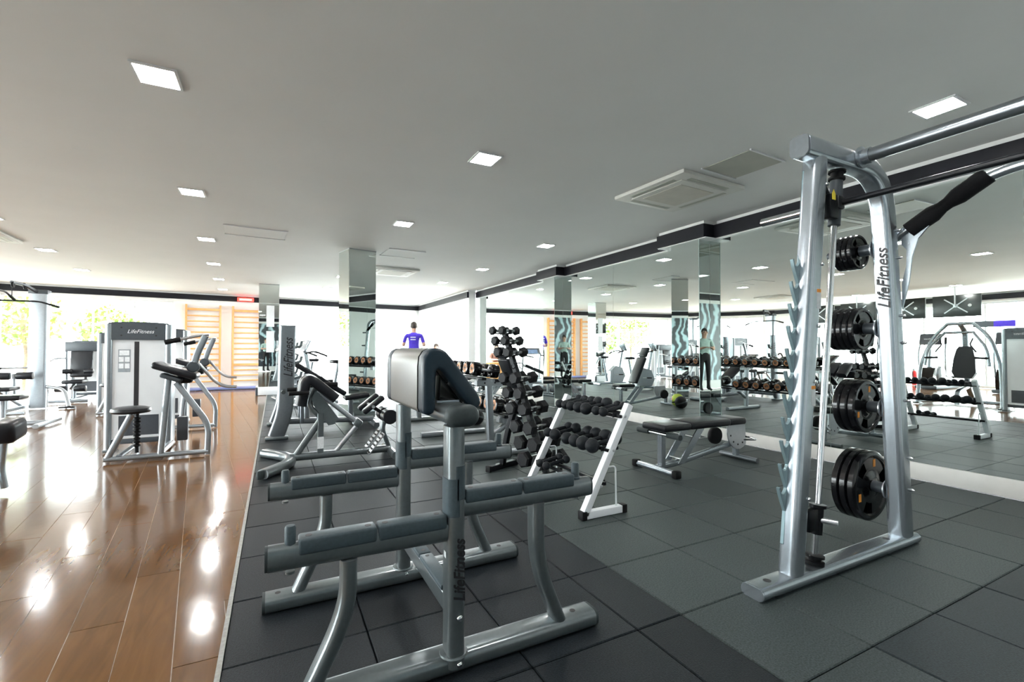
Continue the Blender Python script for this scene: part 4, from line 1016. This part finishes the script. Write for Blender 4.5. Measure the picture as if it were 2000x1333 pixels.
def seated_machine(loc, rz, label):
    t = thing('seated_row_machine', label, 'gym machine', loc, rz)
    def P(mb, n, m='dark_silver', par=None, **k): return mb.build(n, m, par or t, **k)
    tower(t, 0, .42, 0, .60, 1.35, .28, False)
    P(MB().tube([(0, .42, .05), (0, -.60, .05)], rrect(.07, .07, .02), (0, 0, 1)), 'floor_beam')
    P(MB().tube([(-.32, -.60, .035), (.32, -.60, .035)], rrect(.07, .06, .02), (0, 0, 1)), 'front_foot')
    P(MB().tube([(0, -.30, .06), (0, -.30, .40)], rrect(.06, .06, .02), (0, 1, 0)), 'seat_post')
    P(MB().box((0, -.28, .44), (.36, .40, .08), .03, 3), 'seat_pad', 'vinyl')
    P(MB().box((0, .10, .82), (.40, .08, .60), .035, 3, RX(-6)), 'back_pad', 'vinyl')
    P(MB().box((0, .17, 1.22), (.62, .07, .22), .02, 2), 'upper_panel', 'head_grey')
    for s in (-1, 1):
        P(MB().tube([(s * .30, .25, .05), (s * .30, .20, 1.30)], rrect(.05, .05, .02), (0, 1, 0)), 'frame_post')
        P(MB().lathe([(.03, 0), (.06, .006), (.065, .02), (.065, .18), (.06, .194), (.03, .2)], (s * .06, -.52, .30), (s, 0, 0), 18), 'leg_roller', 'vinyl')
        P(MB().lathe([(.03, 0), (.05, .006), (.055, .02), (.055, .16), (.03, .17)], (s * .10, -.10, .66), (s, 0, 0), 18), 'thigh_roller', 'vinyl')
        P(MB().tube([(s * .30, .20, .95), (s * .40, -.10, .95), (s * .40, -.32, .90)], circ(.018, 12), (0, 0, 1), bend=.08), 'press_arm', 'steel')
    P(MB().tube([(0, -.52, .30), (0, -.20, .42)], rrect(.05, .05, .02), None), 'roller_arm')
    return t
seated_machine((-3.95, 13.9, 0), 0, 'dark seated leg machine with black back pad behind the pulldown tower')

# ================================================================ CARDIO MACHINES
def elliptical(loc, rz, label):
    t = thing('elliptical_trainer', label, 'cardio machine', loc, rz, 'cardio machines by the side windows')
    def P(mb, n, m='stack_dark', par=None, **k): return mb.build(n, m, par or t, **k)   # faces local +X
    P(MB().bx(-.95, .75, -.26, .26, .0, .10, .03), 'base', 'head_grey')
    P(MB().prism([(.10, .08), (.72, .08), (.76, .35), (.62, .62), (.34, .70), (.12, .50)], (0, 0, 0), (1, 0, 0), (0, 0, 1), .36), 'drive_housing', 'black_gloss', smooth=False)
    P(MB().tube([(.50, 0, .60), (.42, 0, 1.35)], rrect(.12, .09, .04), (0, 1, 0)), 'mast', 'tower_grey')
    cs = P(MB().box((.40, 0, 1.45), (.08, .52, .34), .05, 3, RY(-16)), 'console', 'stack_dark')
    MB().box((.355, 0, 1.45), (.006, .36, .20), .002, 1, RY(-16)).build('screen', 'screen_blue', cs)
    for s in (-1, 1):
        P(MB().tube([(.30, s * .30, .40), (.36, s * .32, 1.0), (.20, s * .28, 1.50)], circ(.022, 12), (0, 1, 0), bend=.2), 'swing_arm', 'tower_grey')
        P(MB().cyl((.26, s * .295, 1.30), (.20, s * .28, 1.50), .03, 12), 'hand_grip', 'black_rubber')
        P(MB().tube([(.30, s * .30, .40), (-.85, s * .22, .22 + .08 * s)], rrect(.05, .06, .02), None), 'pedal_arm', 'tower_grey')
        P(MB().box((-.35, s * .24, .36 + .03 * s), (.36, .16, .06), .02, 2), 'foot_pedal', 'black_rubber')
    text('LifeFitness', 'lettering', .06, 'label_paper', t, frame((.4465, -.12, 1.46), (0, 1, 0), (-.27, 0, .96)), .35)
    return t
for i, y in enumerate((4.95, 6.6, 8.3)):
    elliptical((-7.35, y, 0), 0, 'black elliptical trainer by the side windows, %s from the mural wall' % ORD[i])

def exercise_bike(loc, rz, label):
    t = thing('exercise_bike', label, 'cardio machine', loc, rz, 'cardio machines by the back windows')
    def P(mb, n, m='silver', par=None, **k): return mb.build(n, m, par or t, **k)
    for x in (-.50, .55): P(MB().tube([(x, -.26, .04), (x, .26, .04)], circ(.035, 14), (0, 0, 1)), 'foot_bar')
    P(MB().tube([(-.50, 0, .06), (.55, 0, .06)], rrect(.07, .07, .02), (0, 0, 1)), 'base_beam')
    P(MB().prism([(-.05, .10), (.40, .10), (.48, .30), (.38, .56), (.15, .62), (-.05, .45)], (0, 0, 0), (1, 0, 0), (0, 0, 1), .20), 'flywheel_housing', 'tower_grey', smooth=False)
    P(MB().tube([(.32, 0, .50), (.44, 0, 1.12)], rrect(.08, .07, .03), (0, 1, 0)), 'mast')
    P(MB().tube([(-.12, 0, .12), (-.25, 0, .86)], rrect(.06, .06, .02), (0, 1, 0)), 'seat_post')
    P(MB().box((-.24, 0, .90), (.28, .22, .07), .03, 3), 'saddle', 'vinyl')
    cs = P(MB().box((.46, 0, 1.22), (.05, .34, .26), .02, 2, RY(-28)), 'console', 'silver')
    MB().box((.432, 0, 1.235), (.004, .28, .20), 0, 1, RY(-28)).build('screen', 'screen_blue', cs)
    for s in (-1, 1):
        P(MB().tube([(.44, s * .04, 1.08), (.36, s * .24, 1.12), (.10, s * .24, 1.02)], circ(.018, 12), (0, 0, 1), bend=.08), 'handlebar', 'black_rubber')
        P(MB().tube([(.12, s * .11, .34), (.12 + s * .16, s * .13, .34)], rrect(.03, .02, .006), (0, 1, 0)), 'crank', 'steel')
        P(MB().box((.12 + s * .16, s * .19, .34), (.12, .10, .03), .008), 'pedal', 'black_rubber')
    return t
exercise_bike((.95, 10.3, 0), 200, 'silver upright exercise bike with blue console beyond the barbell bench')
exercise_bike((.55, 12.0, 0), 190, 'silver upright exercise bike standing before the back windows')

def treadmill(loc, rz, label):
    t = thing('treadmill', label, 'cardio machine', loc, rz)     # faces local +Y
    def P(mb, n, m='stack_dark', par=None, **k): return mb.build(n, m, par or t, **k)
    P(MB().bx(-.40, .40, -.85, .95, 0, .13, .03), 'deck', 'stack_dark')
    P(MB().bx(-.27, .27, -.83, .70, .131, .137), 'belt', 'black_rubber', smooth=False)
    P(MB().bx(-.38, .38, .72, 1.02, .10, .28, .05, 3), 'motor_hood', 'tower_grey')
    for s in (-1, 1):
        P(MB().tube([(s * .36, .88, .13), (s * .36, .80, 1.05)], rrect(.06, .05, .02), (1, 0, 0)), 'upright', 'tower_grey')
        P(MB().tube([(s * .36, .80, .98), (s * .36, .35, .92)], circ(.022, 12), (1, 0, 0)), 'handrail', 'black_rubber')
    cs = P(MB().box((0, .80, 1.10), (.66, .08, .20), .03, 2, RX(-20)), 'console', 'stack_dark')
    MB().box((0, .752, 1.085), (.40, .004, .12), 0, 1, RX(-20)).build('screen', 'screen_blue', cs, smooth=False)
    return t
treadmill((3.10, 11.55, 0), -14, 'dark treadmill under the person in the purple t-shirt')

# ================================================================ PEOPLE
def person(name, label, loc, rz, J, R, mats, hair_r, scale=1.0, bun=False):
    """J joints {name:(x,y,z)} facing local +Y; one skinned body mesh, coloured by region"""
    E_ = [('pelvis', 'waist'), ('waist', 'chest'), ('chest', 'neck'), ('neck', 'jaw'), ('jaw', 'crown')]
    for s in 'LR':
        E_ += [('chest', 'sh' + s), ('sh' + s, 'el' + s), ('el' + s, 'wr' + s), ('wr' + s, 'palm' + s), ('pelvis', 'hip' + s), ('hip' + s, 'kn' + s), ('kn' + s, 'an' + s), ('an' + s, 'heel' + s), ('an' + s, 'toe' + s)]
        w = Vector(J['wr' + s]); p = Vector(J['palm' + s]); d = (p - w).normalized()
        side = d.cross(Vector((0, 0, 1)) if abs(d.z) < .8 else Vector((0, 1, 0))).normalized(); nrm = d.cross(side)
        for f in range(4):
            a = p + side * (.030 - .020 * f) + d * .02; L = (.038, .044, .040, .030)[f]
            b = a + d * L + nrm * .008; c = b + d * L * .7 + nrm * .022
            for k, q in (('a', a), ('b', b), ('c', c)): J['f%d%s%s' % (f, k, s)] = tuple(q); R['f%d%s%s' % (f, k, s)] = (.009, .0085, .008)['abc'.index(k)]
            E_ += [('palm' + s, 'f%da%s' % (f, s)), ('f%da%s' % (f, s), 'f%db%s' % (f, s)), ('f%db%s' % (f, s), 'f%dc%s' % (f, s))]
        a = w + d * .03 + side * .035; b = a + d * .035 + side * .02
        J['ta' + s] = tuple(a); J['tb' + s] = tuple(b); R['ta' + s] = .011; R['tb' + s] = .009
        E_ += [('wr' + s, 'ta' + s), ('ta' + s, 'tb' + s)]
    names = list(J); idx = {n: i for i, n in enumerate(names)}
    me = bpy.data.meshes.new(name); me.from_pydata([J[n] for n in names], [(idx[a], idx[b]) for a, b in E_], [])
    o = bpy.data.objects.new(name, me); COL.objects.link(o)
    sk = o.modifiers.new('skin', 'SKIN'); sd = o.modifiers.new('sub', 'SUBSURF'); sd.levels = 2; sd.render_levels = 2
    for n in names:
        r = R.get(n, R.get(n[:-1], .03)); sv = me.skin_vertices[0].data[idx[n]]
        sv.radius = r if isinstance(r, tuple) else (r, r); sv.use_root = (n == 'pelvis')
    dg = bpy.context.evaluated_depsgraph_get(); dg.update()
    nm = bpy.data.meshes.new_from_object(o.evaluated_get(dg)); o.modifiers.clear(); o.data = nm; nm.name = name
    for m in mats[:3]: nm.materials.append(MATS[m])
    wz = J['waist'][2] - .06; nz = J['neck'][2] - .02
    sl = [(Vector(J['el' + s]) + Vector(J['sh' + s]) * .6) / 1.6 for s in 'LR']
    for p in nm.polygons:
        c = p.center; p.use_smooth = True
        k = 0
        if c.z < wz: k = 2
        elif c.z > nz: k = 0
        else: k = 1
        for s in 'LR':
            e = Vector(J['el' + s]); h_ = Vector(J['sh' + s]); ax = (e - h_).normalized(); dd = (c - h_).dot(ax); L = (e - h_).length
            rad = ((c - h_) - ax * dd).length
            if rad < .10 and dd > L * .70: k = 0
            for q in ('wr', 'palm', 'el'):
                if (c - Vector(J[q + s])).length < (.13 if q != 'el' else .07): k = 0
        if c.z < J['anL'][2] + .02: k = 2
        if k == 0 and c.z < J['knL'][2]: k = 2
        p.material_index = k
    ctr = Vector(J['crown']) * .55 + Vector(J['jaw']) * .45
    hb = MB().ball((ctr.x, ctr.y - .012, ctr.z + .018), hair_r, 14, (.90, 1.06, 1.12))
    hb.v = [(x, min(y, ctr.y + .035 + max(0, (z - ctr.z - .06))), max(z, ctr.z - .055 + max(0, (y - ctr.y)) * 1.0)) for x, y, z in hb.v]
    hb.build('hair', 'hair', o)
    for s in (-1, 1):
        MB().ball((ctr.x + s * .034, ctr.y + .092, ctr.z + .0), .011, 8).build('eye', 'ink', o)
        MB().ball((ctr.x + s * .083, ctr.y + .005, ctr.z - .012), .024, 8, (.5, .8, 1.3)).build('ear', 'skin', o)
    MB().ball((ctr.x, ctr.y + .108, ctr.z - .028), .017, 8, (.8, 1, 1.5)).build('nose', 'skin', o)
    MB().ball((ctr.x, ctr.y + .088, ctr.z - .072), .022, 8, (1.1, .5, .35)).build('mouth', 'red' if False else 'brown_cloth', o)
    o.location = loc; o.rotation_euler = (0, 0, math.radians(rz)); o.scale = (scale,) * 3
    return tag(o, label, 'person')
RAD = dict(pelvis=(.135, .10), waist=(.125, .095), chest=(.15, .105), neck=.052, jaw=.078, crown=.082, sh=.062, el=.043, wr=.030, palm=(.034, .020), hip=.088, kn=.058, an=.040, heel=.036, toe=.034)
def stand(arm='down', dx=.0):
    J = dict(pelvis=(0, 0, .95), waist=(0, 0, 1.10), chest=(0, -.01, 1.33), neck=(0, .0, 1.48), jaw=(0, .025, 1.58), crown=(0, .02, 1.67))
    for s, n in ((-1, 'L'), (1, 'R')):
        J.update({'sh' + n: (s * .185, -.01, 1.40), 'hip' + n: (s * .095, 0, .88), 'kn' + n: (s * .10, .02, .48), 'an' + n: (s * .11, -.01, .09), 'heel' + n: (s * .11, -.045, .04), 'toe' + n: (s * .125, .17, .035)})
        if arm == 'run': J.update({'el' + n: (s * .265, -.04, 1.14), 'wr' + n: (s * .22, .20, 1.16), 'palm' + n: (s * .20, .27, 1.18)})
        if arm == 'camera': J.update({'el' + n: (s * .24, .06, 1.15), 'wr' + n: (s * .11, .24, 1.20), 'palm' + n: (s * .075, .30, 1.21)})
        if arm == 'desk': J.update({'el' + n: (s * .23, .02, 1.13), 'wr' + n: (s * .16, .26, 1.10), 'palm' + n: (s * .14, .33, 1.10)})
    return J
runner = person('person', 'person in a purple t-shirt walking on the dark treadmill, seen from behind', (3.10, 11.5, .137), -14, stand('run'), dict(RAD), ('skin', 'purple_shirt', 'black_cloth'), .093, .98)
for z in (1.345, 1.285):
    MB().bx(-.085, .045, -.128, -.124, z - .011, z + .011).build('shirt_print', 'label_paper', runner, smooth=False)
ph = person('person', 'person in a pale mint shirt and black trousers before the striped mural', (-.42, -.55, 0), -27, stand('camera'), dict(RAD), ('skin', 'mint_shirt', 'black_cloth'), .093, 1.0)

# reception desk with two seated people
def seated():
    J = dict(pelvis=(0, 0, .56), waist=(0, -.01, .70), chest=(0, 0, .92), neck=(0, .01, 1.07), jaw=(0, .035, 1.17), crown=(0, .03, 1.26))
    for s, n in ((-1, 'L'), (1, 'R')):
        J.update({'sh' + n: (s * .18, 0, .99), 'hip' + n: (s * .10, .05, .54), 'kn' + n: (s * .11, .44, .52), 'an' + n: (s * .11, .40, .09), 'heel' + n: (s * .11, .365, .04), 'toe' + n: (s * .12, .56, .035),
                  'el' + n: (s * .24, .08, .80), 'wr' + n: (s * .14, .26, .82), 'palm' + n: (s * .11, .33, .82)})
    return J
DX, DY = 4.15, 13.3
for k, (x, m) in enumerate(((3.75, 'brown_cloth'), (4.45, 'black_cloth'))):
    person('person', 'dark-haired person seated behind the orange desk, in %s' % ('brown' if k == 0 else 'black'), (x, DY + .62, 0), 180, seated(), dict(RAD), ('skin', m, 'black_cloth'), .095)
    st = thing('stool', 'small black stool under the seated person in %s' % ('brown' if k == 0 else 'black'), 'stool', (x, DY + .62, 0))
    MB().lathe([(.15, 0), (.17, .012), (.17, .045), (.15, .06), (.01, .062)], (0, 0, .385), (0, 0, 1), 20).build('seat', 'vinyl', st)
    for a in range(4):
        u = a * PI / 2 + PI / 4
        MB().cyl((.19 * math.cos(u), .19 * math.sin(u), 0), (.12 * math.cos(u), .12 * math.sin(u), .39), .014, 10).build('leg', 'steel', st)
dk = thing('reception_desk', 'orange wooden reception desk near the glazed doors', 'desk', (DX, DY, 0))
MB().bx(-.62, .62, -.25, .30, .70, .74, .006).build('desk_top', 'wood_orange', dk)
MB().bx(-.60, .60, -.22, -.19, .02, .70, .003).build('front_panel', 'wood_orange', dk)
for s in (-1, 1): MB().bx(s * .60 - .015, s * .60 + .015, -.19, .28, 0, .70, .003).build('side_panel', 'wood_orange', dk)

# ================================================================ WALL BARS, TVS, AC, SIGNS
def wall_bars(X, label):
    s0 = sB(X); t = thing('wall_bars', label, 'wall bars', onB(s0, -.10, 0), angB, 'wooden wall bars')
    for x in (0, .84): MB().bx(x - .025, x + .025, -.06, .095, 0, 2.47, .006).build('side_post', 'wood_orange', t)
    for i in range(14):
        z = .20 + i * .162
        if i == 13: MB().bx(.0255, .8145, -.05, -.02, z - .01, z + .06, .004).build('top_rail', 'wood_orange', t)
        elif i == 3: MB().bx(.0255, .8145, -.05, -.02, z - .035, z + .035, .004).build('wide_rail', 'wood_orange', t)
        else: MB().tube([(.0255, -.03, z), (.8145, -.03, z)], rrect(.030, .042, .012), (0, 0, 1)).build('rung', 'wood_orange', t)
    MB().bx(0, .84, -.06, .09, .0, .06).build('base_board', 'screen_blue', t) if False else None
    return t
wall_bars(-2.32, 'orange wooden wall bars, the set next to the garden windows')
wall_bars(-1.16, 'orange wooden wall bars below the red exit sign')
mt = MB().bx(-2.35, -.35, 15.55, 16.1, .0, .05, .01).build('exercise_mat', 'mat_blue', None); tag(mt, 'blue exercise mat on the floor below the wall bars', 'mat')

es = thing('exit_sign', 'small glowing red exit sign on the dark band above the wall bars', 'sign', onB(sB(-.83), -.10, 2.69), angB)
MB().bx(-.22, .22, -.02, .045, -.055, .055, .01).build('sign_case', 'led_red', es)
MB().bx(-.17, .17, -.022, -.0205, -.035, .03).build('sign_face', 'label_paper', es, smooth=False)

def tv(loc, label):
    t = thing('hanging_tv', label, 'television', loc, 0, 'televisions hung from the ceiling')   # screen faces -X, back faces +X
    MB().bx(-.03, .025, -.50, .50, -.29, .29, .008).build('cabinet', 'tv_black', t)
    MB().bx(-.033, -.0305, -.48, .48, -.27, .27).build('screen', 'black_gloss', t, smooth=False)
    for s1 in (-1, 1):
        for s2 in (-1, 1):
            MB().tube([(.036, 0, .0), (.036, s1 * .24, s2 * .19)], rrect(.030, .012, .003), (1, 0, 0)).build('mount_arm', 'steel', t)
    MB().lathe([(.05, 0), (.05, .03), (.03, .035)], (.028, 0, 0), (1, 0, 0), 16).build('mount_hub', 'steel', t)
    MB().cyl((.075, 0, 0), (.075, 0, CEIL - loc[2] - .011), .018, 12).build('ceiling_pole', 'steel', t)
    MB().lathe([(.06, 0), (.06, .01)], (.075, 0, CEIL - loc[2] - .0105), (0, 0, 1), 16).build('ceiling_plate', 'steel', t)
    MB().lathe([(.04, 0), (.04, .002)], (.026, -.28, .0), (1, 0, 0), 14).build('emblem', 'label_paper', t)
    return t
for i, y in enumerate((5.69, 6.85, 8.05, 9.25)):
    tv((-6.05, y, 2.32), 'black television hung with its cross-shaped mount towards the mirror, %s from the mural wall' % ORD[i])

def cassette(loc, w, label, rz=0):
    t = thing('ceiling_air_unit', label, 'air conditioner', loc, rz)
    o = [(-w / 2, w / 2)]
    fr = MB().box((0, 0, -.02), (w, w, .04), .012, 2).build('panel', 'ac_white', t)
    MB().box((0, 0, -.0445), (w * .72, w * .72, .009), .004, 1).build('louvre_ring', 'ac_white', t)
    for k in range(4):
        a = k * 90
        MB().box(RZ(a) @ Vector((0, -w * .405, -.041)), (w * .62, w * .055, .003), 0, 1, RZ(a)).build('louvre', 'hatch_grey', t, smooth=False)
    g = MB().box((0, 0, -.050), (w * .54, w * .54, .004), 0, 1).build('grille', 'ac_grille', t, smooth=False)
    return t
cassette((3.75, 3.53, CEIL), .92, 'square white ceiling air unit between the lights near the mirrors', 3)
cassette((2.2, 9.9, CEIL), .92, 'square white ceiling air unit beyond the free mirrored pillar', 3)
cassette((-3.9, 9.3, CEIL), .92, 'square white ceiling air unit above the wooden floor', 3)
def hatch(x, y, wx, wy, label, m='ceiling_paint', drop=.008):
    t = thing('ceiling_hatch', label, 'ceiling hatch', (x, y, CEIL), 3)
    MB().bx(-wx / 2, wx / 2, -wy / 2, wy / 2, -drop, -.0005, .002, 1).build('hatch_panel', m, t)
    for a, b, c, d in ((-wx / 2 - .014, wx / 2 + .014, -wy / 2 - .014, -wy / 2 - .001), (-wx / 2 - .014, wx / 2 + .014, wy / 2 + .001, wy / 2 + .014)):
        MB().bx(a, b, c, d, -drop - .006, -.0005).build('hatch_edge', 'white_plastic', t, smooth=False)
hatch(3.72, 2.75, .47, .46, 'grey square ceiling hatch beside the air unit', 'hatch_grey')
hatch(-.25, 7.5, .75, .55, 'flush white ceiling access panel above the edge of the wooden floor')
hatch(1.95, 8.0, .60, .60, 'flush white ceiling access panel beside the free mirrored pillar')

sg = thing('wall_banner', 'narrow wall banner, half dark and half purple, above the trainers', 'banner', (-8.44, 5.70, 1.90))
MB().bx(-.02, 0, .0, .45, -.09, .09).build('dark_half', 'stack_dark', sg, smooth=False)
MB().bx(-.02, 0, -.45, -.001, -.09, .09).build('purple_half', 'purple_shirt', sg, smooth=False)
fe = thing('fire_extinguisher', 'red fire extinguisher standing by the side windows', 'fire extinguisher', (-8.2, 7.5, 0))
MB().lathe([(.06, 0), (.075, .01), (.075, .38), (.05, .45), (.02, .47)], (0, 0, 0), (0, 0, 1), 20).build('cylinder_body', 'red', fe)
MB().bx(-.015, .09, -.012, .012, .47, .53, .005).build('valve', 'black_metal', fe)
MB().tube([(.07, 0, .50), (.13, 0, .45), (.10, 0, .15)], circ(.012, 8), (0, 1, 0), bend=.06).build('hose', 'black_rubber', fe)

# medicine balls by the rack
for k, (x, y, r, m, nm) in enumerate(((2.72, 7.13, .12, 'red', 'red'), (2.76, 6.62, .12, 'black_rubber', 'black'), (2.60, 6.86, .13, 'green_ball', 'yellow-green'))):
    b = thing('medicine_ball', '%s medicine ball on the rubber floor between the grey rack and the mirrors' % nm, 'medicine ball', (x, y, r))
    MB().ball((0, 0, 0), r, 16).build('ball_cover', m, b)
    MB().lathe([(r * 1.003, -.012), (r * 1.003, .012)], (0, 0, 0), (.3, .2, 1), 28).build('ball_band', 'black_rubber' if m != 'black_rubber' else 'grey_rubber', b)

# ================================================================ OUTSIDE PLANTS
def garden_tree(loc, h, r, label, seed, n=900):
    rnd = random.Random(seed)
    t = thing('garden_tree', label, 'tree', loc, 0, 'trees outside the back windows')
    MB().tube([(0, 0, 0), (.05, .03, h * .35), (-.03, 0, h * .7)], circ(.05, 8), None).build('trunk', 'bark', t)
    mb = MB()
    for i in range(n):
        u = rnd.random(); th = rnd.uniform(0, 2 * PI); ph_ = math.acos(rnd.uniform(-1, 1)); rr = r * (.35 + .65 * u ** .5)
        c = Vector((rr * math.sin(ph_) * math.cos(th), rr * math.sin(ph_) * math.sin(th), h * .68 + rr * .95 * math.cos(ph_)))
        a = Vector((rnd.uniform(-1, 1), rnd.uniform(-1, 1), rnd.uniform(-1, 1))).normalized(); b = a.orthogonal().normalized(); L = rnd.uniform(.07, .13)
        mb.add([c - a * L, c + b * L * .45, c + a * L, c - b * L * .45], [(0, 1, 2, 3)])
    tag(mb.build('foliage', 'leaf', t, smooth=False), kind='stuff')
    return t
garden_tree((-6.8, 19.3, -.3), 3.6, 1.0, 'leafy green tree beyond the pulldown tower window', 1)
garden_tree((-4.6, 19.0, -.3), 3.0, .95, 'bushy yellow-green tree outside the windows beside the arm curl machines', 2)
garden_tree((-2.9, 20.6, -.3), 2.4, .8, 'low yellow-green shrub outside the windows next to the wall bars', 3)
